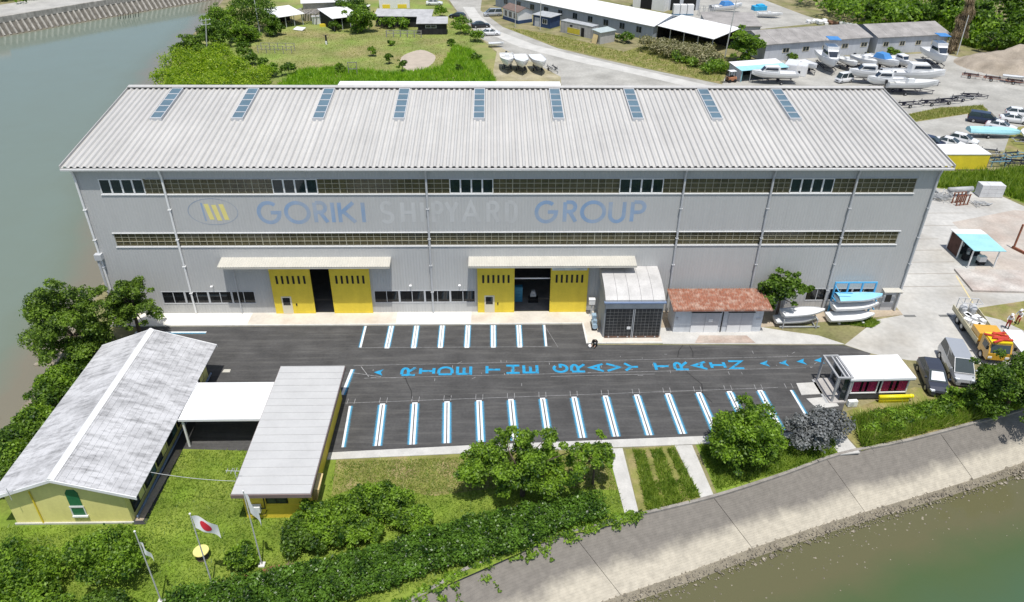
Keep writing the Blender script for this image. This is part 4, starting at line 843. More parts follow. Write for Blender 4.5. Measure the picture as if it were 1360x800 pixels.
# shrubs in the front garden
fg = 'shrubs in the front garden'
for lab, loc, rad, m, n in [
 ('rounded shrub at the foot of the flat office', (.9,-27.6,0), (2.4,1.7,1.9), L2, 5200), ('shrub on the lawn right of the flat office', (4.2,-26.0,0), (2.4,1.5,1.7), L2, 4600),
 ('low shrub running towards the hedge', (6.8,-27.4,0), (1.9,1.1,1.3), L2, 3000), ('dark shrub next to the blue and white flag', (-.4,-29.0,0), (1.5,1.2,1.7), L1, 3200), ('shrub between the office shrubs and the hedge', (3.0,-28.7,0), (2.0,1.0,1.5), L2, 3200),
 ('small shrub beside the blue and white flagpole', (-4.1,-30.4,0), (1.1,.9,1.3), L2, 1900), ('large shrub below the yellow gable beside the leftmost flag', (-12.4,-31.0,0), (2.7,2.0,2.9), L2, 6500), ('broad shrub in the lower left corner of the lawn', (-17.6,-32.0,0), (2.7,2.0,2.6), L2, 6000),
 ('low shrub at the bottom left edge', (-15.4,-34.4,0), (2.2,1.4,1.9), L2, 3500), ('low shrub in front of the leftmost flagpole', (-11.0,-34.4,0), (1.9,1.2,1.8), L1, 3200)]:
    bush(lab, loc, (rad[0],rad[1],rad[2]*1.1), m, int(n*2.1), .092, 26, bark=bark, group=fg)
for i, (x, y) in enumerate(((-24.3,-9.7),(-25.1,-11.6),(-24.9,-14.0),(-24.7,-16.4),(-24.5,-18.6),(-24.4,-20.8),(-24,-23.2))):
    bush(('river bank shrub under the large tree','river bank shrub next to the large tree','third river bank shrub from the large tree','fourth river bank shrub from the large tree','fifth river bank shrub from the large tree','sixth river bank shrub from the large tree','river bank shrub farthest from the large tree')[i], (x,y,0), (1.5,1.5,1.5), L2 if i%2 else L1, 4000, .11, 14, bark=bark, group='shrubs between the river and the yellow house')
# clipped hedge along the revetment
hl = [(-7.5,-34.6),(-3.2,-33.4),(1.0,-32.5),(5.0,-31.3),(8.7,-29.8),(13.0,-28.4),(16.7,-27.2),(20.0,-26.0)]
cl = []
for a, b in zip(hl[:-1], hl[1:]):
    for k in range(9):
        t = (k+rng.random())/9; x = a[0]+(b[0]-a[0])*t; y = a[1]+(b[1]-a[1])*t
        for o in ((-.95,0,.95) if x < 15 else (-.55,.45)): cl.append((x-o*.3+rng.normal()*.12, y+o+rng.normal()*.12, .72+rng.normal()*.1, .72, .66, .64))
hd = thing('hedge', 'long dense clipped hedge running along the top of the revetment', 'hedge', (0,0,0)); link('foliage', npmesh('foliage', leaves(cl, 60000, .09, upb=.6, shell=.6), 4, LH), hd)
mb = MB()
for a, b in zip(hl[:-1], hl[1:]):
    for k in range(5): t = (k+.5)/5; mb.tube((a[0]+(b[0]-a[0])*t, a[1]+(b[1]-a[1])*t, -.05), (a[0]+(b[0]-a[0])*t+rng.normal()*.2, a[1]+(b[1]-a[1])*t, .8), .04, .02, 5)
mb.build('stem', bark, hd)
cl = [(rng.uniform(-7,0), 0, .5, .4, .3, .25) for _ in range(26)]; cl = [(x, -33.9+(x+7)*.42+rng.normal()*.25, z, a, b, c) for x,_,z,a,b,c in cl]
tag(link('dry_twigs', npmesh('dry_twigs', leaves(cl, 2600, .16, asp=.12, upb=.1, shell=.2), 4, LBR)), 'patch of dry brown twigs in the hedge by the flags', 'twigs', kind='stuff')
# creepers hanging over the revetment edge
cl = []
for i in range(150):
    j = rng.integers(8, 25); t = rng.random(); a = Vector(RT[j]).lerp(Vector(RT[j+1]), t); b = Vector(TOE[j]).lerp(Vector(TOE[j+1]), t); u = abs(rng.normal())*.10-.06; p = a.lerp(b, u); cl.append((p.x, p.y, .12-2.65*max(0,u), .45, .35, .14))
for i, (px, uu) in enumerate(((14,.5),(16,.45),(19,.3))):
    a = Vector(RT[px]); b = Vector(TOE[px])
    for k in range(9): p = a.lerp(b, uu*k/9); cl.append((p.x+rng.normal()*.1, p.y, -2.65*uu*k/9+.06, .18, .16, .08))
tag(link('creeper', npmesh('creeper', leaves(cl, 5200, .10, upb=1.2, shell=.2), 4, L2)), 'green creepers spilling over the revetment edge below the hedge', 'creeper', kind='stuff')
# weeds right of the pavilion and along the edges
W1 = [(41.8,-20.0),(42.4,-16.6),(47.5,-15.4),(51,-14.6),(58,-14.6),(57.5,-15.4),(45.6,-18.9)]
P = scatter(W1, 5000); tag(link('weeds', blades(P, .6, .05, GD, 'weeds')), 'dry yellow stalks among the weeds below the pavilion', 'weeds', kind='stuff')
P = scatter(W1, 10000); tag(link('weeds', blades(P, .75, .055, GR, 'weeds')), 'tall green weeds along the wall below the pavilion', 'weeds', kind='stuff')
cl = [(x,y,.35,.55,.5,.5) for x,y,_ in scatter([(42.5,-19),(43.5,-16.6),(51,-15),(52,-16),(46,-18)], 42)]
tag(link('undergrowth', npmesh('undergrowth', leaves(cl, 6500, .11, upb=.6), 4, L2)), 'leafy undergrowth between the pavilion and the revetment', 'undergrowth', kind='stuff')
# lawn blades
LA = [(-24,-36),(-22,-27),(-12.1,-27),(-12,-19.6),(-5.2,-19.6),(-5.1,-26.5),(0,-26.5),(.4,-21),(21.3,-20.2),(22,-26.3),(16.5,-27.9),(7.2,-32.6),(-6,-38)]
P = scatter(LA, 60000); tag(link('grass', blades(P, .13, .035, GR, 'grass', .8)), 'short green lawn grass around the yellow buildings', 'grass', kind='stuff')
P = scatter([(.4,-20.9),(21.3,-20.2),(21.5,-24),(14,-23.4),(8,-24.4),(3,-23.4)], 11000); tag(link('grass', blades(P, .13, .03, GD, 'grass', .8)), 'dry yellowish grass strip below the parking bays', 'grass', kind='stuff')
P = scatter([(28.9,-19.6),(40.1,-18.8),(39.4,-20.6),(34.6,-22.5),(29.1,-24.3)], 9000); tag(link('grass', blades(P, .28, .04, GR, 'grass', .6)), 'tufted grass under the round tree', 'grass', kind='stuff')
P = np.concatenate([scatter([(23.5,-20),(24.4,-20),(24.6,-26),(23.6,-26.2)], 2600), scatter([(24.9,-20),(25.8,-19.9),(26.3,-25.4),(25.0,-25.8)], 2600), scatter([(26.2,-20),(26.8,-19.8),(27.7,-24.9),(26.9,-25.2)], 1500), scatter([(23.5,-23.4),(27.4,-23.2),(27.7,-24.9),(23.5,-26.2)], 2600), scatter([(45.8,-2.2),(49.8,-3.2),(51,-2.4),(50.2,-.7)], 2000, .04)]); tag(link('grass', blades(P, .24, .04, GR, 'grass', .6)), 'grass plot between the two garden paths', 'grass', kind='stuff')
# ---- behind the hall
def mass(name, label, cat, poly, k, rad, n, leaf, m, z=.8, up=.5, holes=()):
    P = scatter(poly, k, 0, holes); cl = []
    for x, y, _ in P: r = rad*rng.uniform(.6,1.35); cl.append((x, y, r*z, r, r, r*.95))
    return tag(link(name, npmesh(name, leaves(cl, n, leaf, upb=up, shell=.5), 4, m)), label, cat, kind='stuff')
mass('bamboo', 'bright yellow green bamboo thicket behind the left end of the roof', 'bamboo', [(-50,84),(-46,70),(-38,62),(-27,66),(-30,82),(-41,92),(-48,97)], 110, 1.8, 46000, .17, LB_, .9)
P = scatter([(-30,66),(13,66),(13,82),(8,104),(4,108),(2,90),(-6,86),(-20,90),(-26,88)], 26000, 0, (pad,)); tag(link('meadow_grass', blades(P, .8, .09, GB, 'meadow_grass')), 'tall bright grass right behind the hall ridge', 'grass', kind='stuff')
P = scatter([(-46,92),(-30,86),(2,90),(10,112),(4,130),(-40,122)], 22000, 0, (pad,)); tag(link('meadow_grass', blades(P, .16, .06, GD, 'meadow_grass')), 'short dry meadow grass around the bare dirt circle', 'grass', kind='stuff')
bgp = 'trees and shrubs on the field behind the hall'
for i, (lab, x, y, h, r, m) in enumerate([('dark tree at the river edge of the field, nearest the bamboo',-50,97,4.6,2.9,L3),('dark tree behind the utility pole by the river',-47.6,106,5.4,3.0,L1),('tall dark tree left of the white roofed barns',-44,122,9.0,4.6,L1),('bushy green tree at the top left corner of the field',-50,118,6.5,3.6,L2),('round green bush tree below the tall dark tree',-43,111,4.2,2.6,L2),('conifer like tree beside the left barn',-38,117,4.2,2.0,L1),('tree between the two barn roofs and the long grey shed',-18.4,120.5,6.2,2.9,L2),('dark tree standing behind the right barn',-22,133,6.5,3.2,L1)]):
    tree(lab, (x,y,0), h, (r*1.25,r*1.1), m, bark, n=6500, leaf=.2, k=30, trunk=.2, cz=h*.48, group=bgp, cr=(.36,.52), low=-.95)
for i, (x, y, r, h, m, lab) in enumerate([(-36,92,1.7,2.2,L1,'rounded dark shrub in front of the wooden trellis'),(-33.4,90,1.2,2.0,L1,'slimmer dark shrub right of the rounded one by the trellis'),(-30.4,84,1.6,2.2,L2,'green shrub at the right edge of the bamboo'),(-27.2,84,1.7,2.2,L1,'dark shrub next to the hall ridge right of the bamboo'),(-39,97,1.6,2.4,L3,'olive shrub between the bamboo and the trellis'),(-41,103,1.4,2.0,L1,'dark shrub behind the trellis'),(-8.6,93,.9,1.9,L1,'pointed dark shrub left of the bare dirt circle'),(-5.6,87.5,1.0,2.2,L1,'pointed dark shrub below the bare dirt circle'),(-13,99,.8,2.0,L2,'thin green shrub in the middle of the field'),(-17.5,86,1.0,1.8,L2,'green shrub beside the small wooden gate frame'),(-12.5,124,2.2,2.4,L2,'left broad bush before the long grey shed'),(-8.5,124.5,2.2,2.4,L2,'right broad bush before the long grey shed'),(5.2,126,2.2,2.2,L2,'bush right of the black shed'),(8.4,112,2.2,2.0,L2,'bush beside the white sedan on the road'),(5.4,119,1.9,2.0,L2,'bush between the black shed and the road'),(3.4,108,1.0,1.3,L1,'small dark shrub right of the wooden rack'),(-.5,137,2.0,2.6,L2,'bush at the road bend behind the black shed'),(9,96,1.1,1.4,L1,'dark shrub in the bright grass by the roadside boats'),(5.6,88,.8,1.2,L1,'small dark shrub in the bright grass near the hall ridge'),(-24.7,121.5,1.4,2.2,L1,'dark shrub at the corner of the right barn'),(-10,108,.8,1.1,L2,'lowest green shrub in front of the wooden rack')]):
    bush(lab, (x,y,0), (r,r,h), m, 900, .2, 9, bark=bark, group=bgp)
# brush, round tree and hillside on the right
mass('straw_brush', 'straw coloured reeds in front of the open white roofed shed', 'reeds', [(44,106),(48,108),(58,99),(60,92),(55,90),(47,100)], 60, 1.3, 9000, .22, LS, 1.0)
mass('undergrowth', 'green weeds between the reeds and the gravel road', 'undergrowth', [(49,97),(58,92),(60,86),(56,83)], 24, 1.0, 3000, .2, L2)
tree('round green tree beside the utility pole right of the reeds', (64.6,95.2,0), 6.6, (3.9,3.2), L2, bark, n=6500, leaf=.22, k=34, trunk=.2, cz=3.3, cr=(.3,.44), low=-.8)
for lab, x, y, r in (('dark bush against the long blue grey building',42.9,111.5,1.9),('second bush against the long blue grey building, by the block wall shed',40,113.6,1.5),('bush under the first window of the grey boatyard building',75.5,96.3,1.5),('dry bush at the foot of the grey boatyard building',98.5,99.8,1.5)):
    bush(lab, (x,y,0), (r,r*.8,r*1.1), L1 if r > 1.6 else L3, 1100, .2, 10, bark=bark, group='bushes by the boatyard buildings')
hill = [(98,165),(98,134),(104,122),(118,118),(121,108),(128,100),(150,90),(230,110),(230,165)]
mass('scrub', 'dense green scrub on the hillside behind the boatyard', 'scrub', hill, 340, 3.0, 52000, .42, L2, .75)
P = scatter([(100,128),(116,120),(121,106),(126,100),(150,120),(130,140)], 9000); tag(link('meadow_grass', blades(P, 1.3, .2, GR, 'meadow_grass')), 'bright grass on the slope behind the boatyard buildings', 'grass', kind='stuff')
for lab, x, y, h, r in (('dark tree on the hillside right of the dead palm',126,118,8,4.5),('dark tree at the right edge above the dirt mound',131,108,7.5,4.5),('low dark tree above the dirt mound',123,103,4.6,3.2),('tall dark tree at the top right corner',140,128,10,6),('dark tree at the top behind the dead palm',127,133,8,4.5),('green tree on the hillside above the grey roofs',108,133,5,4),('green tree behind the right grey roof',118,128,5.5,4)):
    tree(lab, (x,y,0), h, (r,r*.9), L1, bark, n=4200, leaf=.34, k=26, trunk=.25, group='trees on the hillside behind the boatyard', cr=(.3,.46), low=-.8)
P = scatter([(73.6,30.8),(75.5,35.1),(84,35.8),(110,43),(100,33),(84,23.5),(81,28.6)], 14000); tag(link('meadow_grass', blades(P, .9, .09, GR, 'meadow_grass')), 'tall grass in front of the yellow container', 'grass', kind='stuff')
P = scatter([(81,59.8),(83,57.7),(99,63.4),(99.7,66.4),(91.5,65)], 3500); tag(link('grass', blades(P, .3, .06, GD, 'grass')), 'dry grass strip below the boat trailers', 'grass', kind='stuff')
P = scatter([(15.5,126),(27,107.2),(44,90.4),(56,80.2),(61,92),(49,109),(41,103),(28.4,117)], 9000); tag(link('grass', blades(P, .35, .07, GD, 'grass')), 'dry grass verge along the gravel road', 'grass', kind='stuff')
mass('scrub', 'green scrub along the far bank of the river', 'scrub', [(-150,125),(-122,135),(-112,150),(-100,172),(-118,190),(-160,170)], 130, 2.4, 14000, .4, L2)
# dead palm, shaggy and leaning
D = thing('dead_palm', 'tall dead brown shaggy palm beside the grey boatyard building', 'palm', (112.3,102.5,0))
mb = MB(); mb.tube((0,0,-.2),(1.2,.6,6),.5,.4,8); mb.tube((1.2,.6,6),(2.6,1.4,12.5),.4,.3,8); mb.build('trunk', bark, D)
cl = [(2.6*t+rng.normal()*.25, 1.4*t+rng.normal()*.2, 12.5*t, .9+.5*(1-t), .8, .9) for t in np.linspace(.06,1.0,20)] + [(3.2+rng.normal()*.5,1.4,8-k*.8,.5,.5,.8) for k in range(7)]
link('dead_fronds', npmesh('dead_fronds', leaves(cl, 6500, .42, asp=.14, upb=-.2, shell=.2, droop=1.6), 4, LBR), D)

# ================================================================= VEHICLES, BOATS, PEOPLE, SMALL THINGS
m_tyre = mat('tyre', (.015,.015,.016), .8, .1); m_rim = mat('rim', (.42,.43,.44), .35, .05, metal=.6); m_cgl = glassmat('car_glass', (.035,.05,.055), 1, .04, .1)
m_hl = mat('headlight', (.72,.75,.78), .15, .02); m_tl = mat('tail_light', (.35,.012,.012), .25, .05)
def paint(name, c, metal=0): return mat('paint_'+name, c, .28, .02, .5, metal=metal, coat=.6)
m_cw = paint('white', (.78,.78,.78)); m_cn = paint('navy', (.02,.028,.06)); m_cs = paint('silver', (.50,.515,.53), .4); m_cd = paint('dark_grey', (.06,.065,.085), .3); m_ck = paint('black', (.012,.013,.015))
CARS = {  # body stations (x, top z, half width), cabin (rear base, rear roof, front roof, screen base), roof z, roof half width, wheelbase ends, wheel radius
 'hatch': ([(-2.1,.80,.74),(-2.0,.95,.82),(-1.2,.98,.85),(.9,.96,.85),(1.7,.86,.82),(2.05,.70,.72),(2.12,.5,.6)], (-2.02,-1.45,.25,1.2), 1.50, .60, (-1.3,1.3), .31),
 'sedan': ([(-2.25,.78,.72),(-2.1,.96,.82),(-1.2,.98,.86),(.9,.95,.86),(1.8,.82,.83),(2.2,.66,.74),(2.3,.48,.6)], (-1.65,-.95,.2,1.15), 1.45, .58, (-1.35,1.4), .32),
 'minivan': ([(-2.35,.85,.80),(-2.28,1.02,.87),(-1.2,1.05,.89),(1.2,1.03,.89),(1.9,.93,.86),(2.3,.76,.76),(2.4,.5,.62)], (-2.33,-2.1,.75,1.75), 1.82, .70, (-1.4,1.45), .34),
 'keivan': ([(-1.68,.85,.70),(-1.62,.98,.74),(-.8,1.0,.74),(1.2,1.0,.74),(1.6,.9,.72),(1.69,.7,.68),(1.7,.5,.6)], (-1.66,-1.52,1.1,1.58), 1.88, .62, (-1.0,1.15), .28)}
def car(kind, label, loc, rz, m, name='parked_car', group=None, shade=None):
    st, cab, zr_, wr, wb, r = CARS[kind]; T = thing(name, label, 'van' if 'van' in kind else 'car', loc, rz, group)
    mb = MB(); k = 8; zb = .22
    for x, zt, w in st:
        zz = (.5*zb+.5*zt); mb.v += [(x,-w*.92,zb),(x,-w,zz*.8),(x,-w,zz*1.15),(x,-w*.9,zt),(x,w*.9,zt),(x,w,zz*1.15),(x,w,zz*.8),(x,w*.92,zb)]
    n = len(st); mb.f = [(i*k+j,i*k+(j+1)%k,(i+1)*k+(j+1)%k,(i+1)*k+j) for i in range(n-1) for j in range(k)]+[tuple(range(k-1,-1,-1)),tuple((n-1)*k+j for j in range(k))]; mb.m = [0]*len(mb.f)
    mb.f = [f[::-1] for f in mb.f]; mb.build('body', m, T)
    zt0 = st[2][1]-.02; w0 = st[2][2]*.89; a, b, c, d = cab
    g = MB(); S4 = [(a,w0*.96,zt0),(b,wr*.97,zr_-.03),((b+c)/2,wr,zr_),(c,wr*.98,zr_-.02),(d,w0*.97,zt0-.01)]
    for x, w, z in S4: g.v += [(x,-w,z),(x,w,z)]
    # roof skin and closed cabin volume
    g.f = [(2,4,5,3),(4,6,7,5),(0,2,3,1),(6,8,9,7),(0,8,6,4,2),(1,3,5,7,9)]; g.m = [0]*6; g.build('cabin', m, T)
    def gl(pts, nm): 
        nrm = (Vector(pts[1])-Vector(pts[0])).cross(Vector(pts[2])-Vector(pts[0])).normalized(); cen = sum((Vector(p) for p in pts), Vector())/len(pts)
        if nrm.dot(cen-Vector(((a+d)/2,0,(zt0+zr_)/2))) < 0: nrm = -nrm
        MB().quad(*[tuple(cen+(Vector(p)-cen)*.95+nrm*.012) for p in pts]).build(nm, m_cgl, T)
    L = lambda p, q, t: tuple(p[i]+(q[i]-p[i])*t for i in range(3))
    P = lambda i, s: (S4[i][0], s*S4[i][1], S4[i][2])
    gl([P(3,-1),P(4,-1),P(4,1),P(3,1)], 'windscreen'); gl([P(0,-1),P(1,-1),P(1,1),P(0,1)], 'rear_window')
    if shade: 
        q = [P(3,-1),P(4,-1),P(4,1),P(3,1)]; cen = sum((Vector(p) for p in q), Vector())/4; MB().quad(*[tuple(cen+(Vector(p)-cen)*.74+Vector((.02,0,.018))) for p in q]).build('sunshade', m_hl, T)
    for s in (-1, 1):
        lo0, lo1, up0, up1 = P(0,s), P(4,s), P(1,s), P(3,s); mid = .5
        gl([lo0, L(lo0,lo1,.48), L(up0,up1,.48), up0], 'side_window'); gl([L(lo0,lo1,.52), L(lo0,lo1,.97), up1, L(up0,up1,.52)], 'side_window')
        for x in wb:
            wo = MB().tube((x,s*(st[2][2]-.2),r),(x,s*(st[2][2]+.02),r),r,r,14).build('wheel', m_tyre, T); MB().tube((x,s*(st[2][2]+.021),r),(x,s*(st[2][2]+.03),r),r*.62,r*.58,10).build('rim', m_rim, wo)
        xf, zf, wf = st[-2]; MB().cb((xf-.05,s*wf*.80,zf-.02),(.28,.3,.13),-s*.3).build('headlight', m_hl, T); xr, zr2, wr2 = st[0]; MB().cb((xr-.01,s*wr2*.82,zr2-.05),(.06,.22,.26)).build('tail_light', m_tl, T)
        MB().cb((d-.35,s*(w0+.16),zt0+.1),(.12,.2,.14)).build('mirror', m, T)
    MB().cb((st[-1][0]+.02,0,.48),(.05,.6,.14)).build('grille', m_black, T); MB().cb((st[0][0]-.02,0,.62),(.03,.36,.16)).build('number_plate', m_white, T)
    return T
car('hatch', 'dark grey hatchback with a sunshade behind its windscreen, beside the silver minivan', (51.5,-11.7,0), R(-103), m_cd, shade=True).scale = (1.1,1.08,1.05)
car('minivan', 'silver minivan parked between the dark hatchback and the yellow truck', (54.5,-10.0,0), R(-103), m_cs, name='parked_minivan').scale = (1.12,1.1,1.08)
rg = 'cars parked right of the hall'
car('hatch', 'navy car parked nearest the hall roof behind the yellow container', (80.4,46.6,0), R(-42), m_cn, group=rg)
car('sedan', 'white sedan parked right next to the navy car behind the yellow container', (83.2,46.2,0), R(-42), m_cw, group=rg)
car('hatch', 'white hatchback nearest the pale blue boat, behind the yellow container', (86.0,47.6,0), R(-42), m_cw, group=rg)
car('minivan', 'dark blue car parked above the pale blue boat', (94.6,57.3,0), R(-30), m_cn, group=rg)
car('sedan', 'white car half hidden behind the pale blue boat', (95.6,53.8,0), R(-38), m_cw, group=rg)
car('sedan', 'white sedan right of the dark blue car at the picture edge', (100.0,57.4,0), R(-22), m_cw, group=rg)
car('hatch', 'white car behind the white sedan at the right picture edge', (102.6,60.4,0), R(-22), m_cw, group=rg)
car('keivan', 'small white van parked among the boats in the boatyard', (80.4,80.6,0), R(200), m_cw, name='parked_van')
lg = 'cars parked along the gravel road'
car('minivan', 'silver minivan parked beside the brown roofed cabin', (12.6,139,0), R(190), m_cs, group=lg)
car('hatch', 'black car parked on the road bend behind the black shed', (3.6,136,0), R(160), m_ck, group=lg)
car('sedan', 'black car parked just behind the white sedan on the gravel road', (9.6,126,0), R(10), m_ck, group=lg)
car('sedan', 'white sedan parked at the edge of the bright grass by the gravel road', (12.0,118,0), R(8), m_cw, group=lg)
car('sedan', 'white car at the top edge by the white store building', (-3.3,152.4,0), R(5), m_cw, group=lg)

# ---- yellow works truck
m_or = paint('works_yellow', (.66,.36,.03)); m_ry = paint('bright_yellow', (.80,.62,.02)); m_red = mat('red_gear', (.50,.05,.03), .5, .2)
T = thing('works_truck', 'yellow flatbed works truck with red gear on its cab and a loaded bed', 'truck', (59.2,-5.3,0), R(-98))
MB().box(-4.0,3.9,-.5,.5,.45,.75).build('chassis', m_black, T)
mb = MB(); mb.yprism([(2.2,.55),(4.05,.55),(4.1,1.25),(3.75,2.15),(2.2,2.25)],-1.0,1.0); mb.build('cab', m_or, T); MB().box(2.15,3.8,-.92,.92,2.2,2.34).build('cab_roof', m_ry, T)
MB().quad((4.09,-.85,1.35),(4.09,.85,1.35),(3.80,.85,2.08),(3.80,-.85,2.08)).build('windscreen', m_cgl, T)
for s in (-1,1): MB().box(2.7,3.6,s*1.0-.012+s*.012,s*1.0+.012+s*.012,1.35,2.0).build('side_window', m_cgl, T); MB().cb((4.08,s*.75,.85),(.08,.35,.2)).build('headlight', m_hl, T); MB().cb((3.95,s*1.2,1.8),(.1,.2,.35)).build('mirror', m_black, T)
MB().box(-4.1,1.95,-1.1,1.1,.78,.95).build('bed', mat('bed_steel',(.36,.33,.24),.6,.2), T)
for s in (-1,1): MB().box(-4.1,1.95,s*1.1-.03,s*1.1+.03,.951,1.35).build('side_board', mat('cream_board',(.58,.53,.36),.6,.1), T)
MB().box(.2,1.8,-1.05,1.05,.96,1.9).build('tool_locker', m_or, T)
mb = MB()
for i in range(7): mb.cb((2.4+.22*i,rng.normal()*.25,2.42+.05*rng.random()),(.2,1.3,.12),rng.normal()*.2)
mb.build('red_gear', m_red, T); mb = MB()
for i in range(10): mb.cb((-2.6+2.6*rng.random(),rng.uniform(-.8,.8),1.15),(.7,.5,.4),rng.random())
mb.build('white_load', m_white, T); mb = MB()
for y in (-.9,-.3,.3,.9): mb.tube((-3.9,y,1.0),(-3.9,y,2.3),.04); 
mb.tube((-3.9,-.95,2.3),(-3.9,.95,2.3),.04); mb.tube((-3.9,-.95,1.7),(-3.9,.95,1.7),.03); mb.tube((-2.9,-.95,2.3),(-2.9,.95,2.3),.04); mb.tube((-3.9,-.95,2.3),(-2.9,-.95,2.3),.03); mb.tube((-3.9,.95,2.3),(-2.9,.95,2.3),.03)
for y in (-.5,.4): mb.lathe([(0,1.0),(.35,1.0),(.38,1.6),(.2,1.9),(0,1.9)],(-3.3,y,0),10)
mb.build('rack_and_reels', m_trim, T)
for x in (3.0,-1.6,-2.7):
    for s in (-1,1): w = MB().tube((x,s*.72,.42),(x,s*1.02,.42),.42,.42,14).build('wheel', m_tyre, T); MB().tube((x,s*1.021,.42),(x,s*1.04,.42),.24,.2,10).build('rim', m_rim, w)
T = thing('small_truck', 'small white truck with a flat white bed cover right of the yellow truck', 'truck', (61.5,-8.3,0), R(-97))
MB().box(-2.4,1.2,-.75,.75,.45,1.0).build('bed', m_cw, T); MB().box(-2.5,1.25,-.82,.82,1.0,1.5).build('bed_cover', m_cw, T); MB().yprism([(1.3,.4),(2.5,.4),(2.55,1.0),(2.2,1.75),(1.3,1.8)],-.72,.72).build('cab', m_cw, T); MB().quad((2.55,-.6,1.08),(2.55,.6,1.08),(2.27,.6,1.68),(2.27,-.6,1.68)).build('windscreen', m_cgl, T)
for x in (1.9,-1.5):
    for s in (-1,1): MB().tube((x,s*.55,.3),(x,s*.76,.3),.3,.3,12).build('wheel', m_tyre, T)
MB().box(-2.3,2.4,-.4,.4,.28,.44).build('chassis', m_black, T)

# ---- boats
m_gel = mat('gelcoat_white', (.76,.765,.76), .35, .04, .6, coat=.3); m_deck = mat('deck_pale', (.66,.66,.63), .6, .08); m_bwin = glassmat('boat_glass', (.02,.03,.045), 1, .05)
m_bluec = mat('blue_canvas', (.06,.22,.50), .8, .12, 2); m_teal = mat('pale_teal', (.32,.60,.66), .6, .08, .6); m_gal = mat('galvanised', (.40,.41,.41), .5, .15); m_bk = mat('anti_fouling', (.03,.03,.05), .8, .2); m_rst = mat('rusty_steel', (.24,.09,.05), .9, .3, 2)
def boat(label, loc, rz, L, Wd, Hh, style='cuddy', z0=.75, group=None, name='motor_boat', hullm=None, flip=False):
    T = thing(name, label, 'boat', (loc[0],loc[1],loc[2] if len(loc) > 2 else z0), rz, group); n = 11; mb = MB(); k = 7; hm = hullm or m_gel
    for i in range(n):
        t = i/(n-1); x = -L/2+L*t; bw = Wd/2*(1-max(0,(t-.45)/.55)**2.3)*(.93+.07*min(1,t*4)); kz = .02+(.55*Hh)*max(0,(t-.62)/.38)**2; sh = Hh*(.86+.28*t*t)
        bw = max(bw,.02); ch = kz+(sh-kz)*.32
        mb.v += [(x,0,kz),(x,-bw*.72,ch),(x,-bw*.97,ch+(sh-ch)*.6),(x,-bw,sh),(x,bw,sh),(x,bw*.97,ch+(sh-ch)*.6),(x,bw*.72,ch)]
    mb.f = [(i*k+j,i*k+(j+1)%k,(i+1)*k+(j+1)%k,(i+1)*k+j) for i in range(n-1) for j in range(k) if j != 3]+[(0,1,2,3,4,5,6)]; mb.f = [f[::-1] for f in mb.f]; mb.m = [0]*len(mb.f)
    hull = mb.build('hull', hm, T)
    dk = MB(); top = []
    for i in range(n):
        t = i/(n-1); x = -L/2+L*t; bw = max(.02,Wd/2*(1-max(0,(t-.45)/.55)**2.3)*(.93+.07*min(1,t*4)))*.96; sh = Hh*(.86+.28*t*t); dz = -.28*Hh if (t < .58 and style in ('open','cuddy','fly','cover')) else -.03; top.append((x,bw,sh+dz))
    for x, w, z in top: dk.v += [(x,-w,z),(x,w,z)]
    dk.f = [(2*i,2*i+2,2*i+3,2*i+1) for i in range(n-1)]; dk.m = [0]*len(dk.f); dk.build('deck', m_deck if style == 'open' else m_gel, T)
    for sg in (-1,1): MB().path([(x,sg*(w+.02),z+(.28*Hh if z < Hh*.8 else .04)) for x,w,z in top[:-1]],.03,4).build('rub_rail', m_trim, T)
    zd = Hh*.9
    if style in ('cuddy','fly'):
        c = MB(); x0, x1, hc, wc = -L*.08, L*.24, Hh*.75, Wd*.36; c.add([(x0,-wc,zd*.7),(x1+L*.08,-wc*.55,zd),(x1+L*.08,wc*.55,zd),(x0,wc,zd*.7),(x0,-wc*.92,zd+hc),(x1-L*.04,-wc*.8,zd+hc),(x1-L*.04,wc*.8,zd+hc),(x0,wc*.92,zd+hc)],[(0,3,2,1),(4,5,6,7),(0,1,5,4),(1,2,6,5),(2,3,7,6),(3,0,4,7)]); cb2 = c.build('cabin', m_gel, T)
        MB().quad((x1+L*.055,-wc*.56,zd+hc*.28),(x1+L*.055,wc*.56,zd+hc*.28),(x1-L*.015,wc*.72,zd+hc*.86),(x1-L*.015,-wc*.72,zd+hc*.86)).build('window', m_bwin, cb2)
        for s in (-1,1): MB().quad((x0+L*.04,s*(wc*.985),zd+hc*.45),(x1+L*.0,s*(wc*.80),zd+hc*.45),(x1-L*.02,s*(wc*.845),zd+hc*.82),(x0+L*.05,s*(wc*.955),zd+hc*.82)).build('window', m_bwin, cb2)
        MB().tube((x0+.1,0,zd+hc),(x0,0,zd+hc+1.1),.03,.02,5).build('mast', m_trim, T)
        if style == 'fly':
            MB().box(x0-.4,x1-L*.06,-wc*.85,wc*.85,zd+hc+.01,zd+hc+.55).build('flybridge', m_gel, T)
            f = MB()
            for x in (x0-.2,x1-L*.08):
                for s in (-1,1): f.tube((x,s*wc*.8,zd+hc+.4),(x,s*wc*.8,zd+hc+1.9),.03,.03,5)
            f.build('bimini_frame', m_trim, T); MB().box(x0-.4,x1-L*.05,-wc*.9,wc*.9,zd+hc+1.9,zd+hc+1.98).build('bimini', m_bluec, T)
    if style == 'open':
        MB().cb((-L*.05,0,zd*.95),(L*.13,Wd*.3,Hh*.7)).build('console', m_gel, T); MB().cb((-L*.28,0,zd*.72),(L*.1,Wd*.7,.25)).build('seat', m_deck, T)
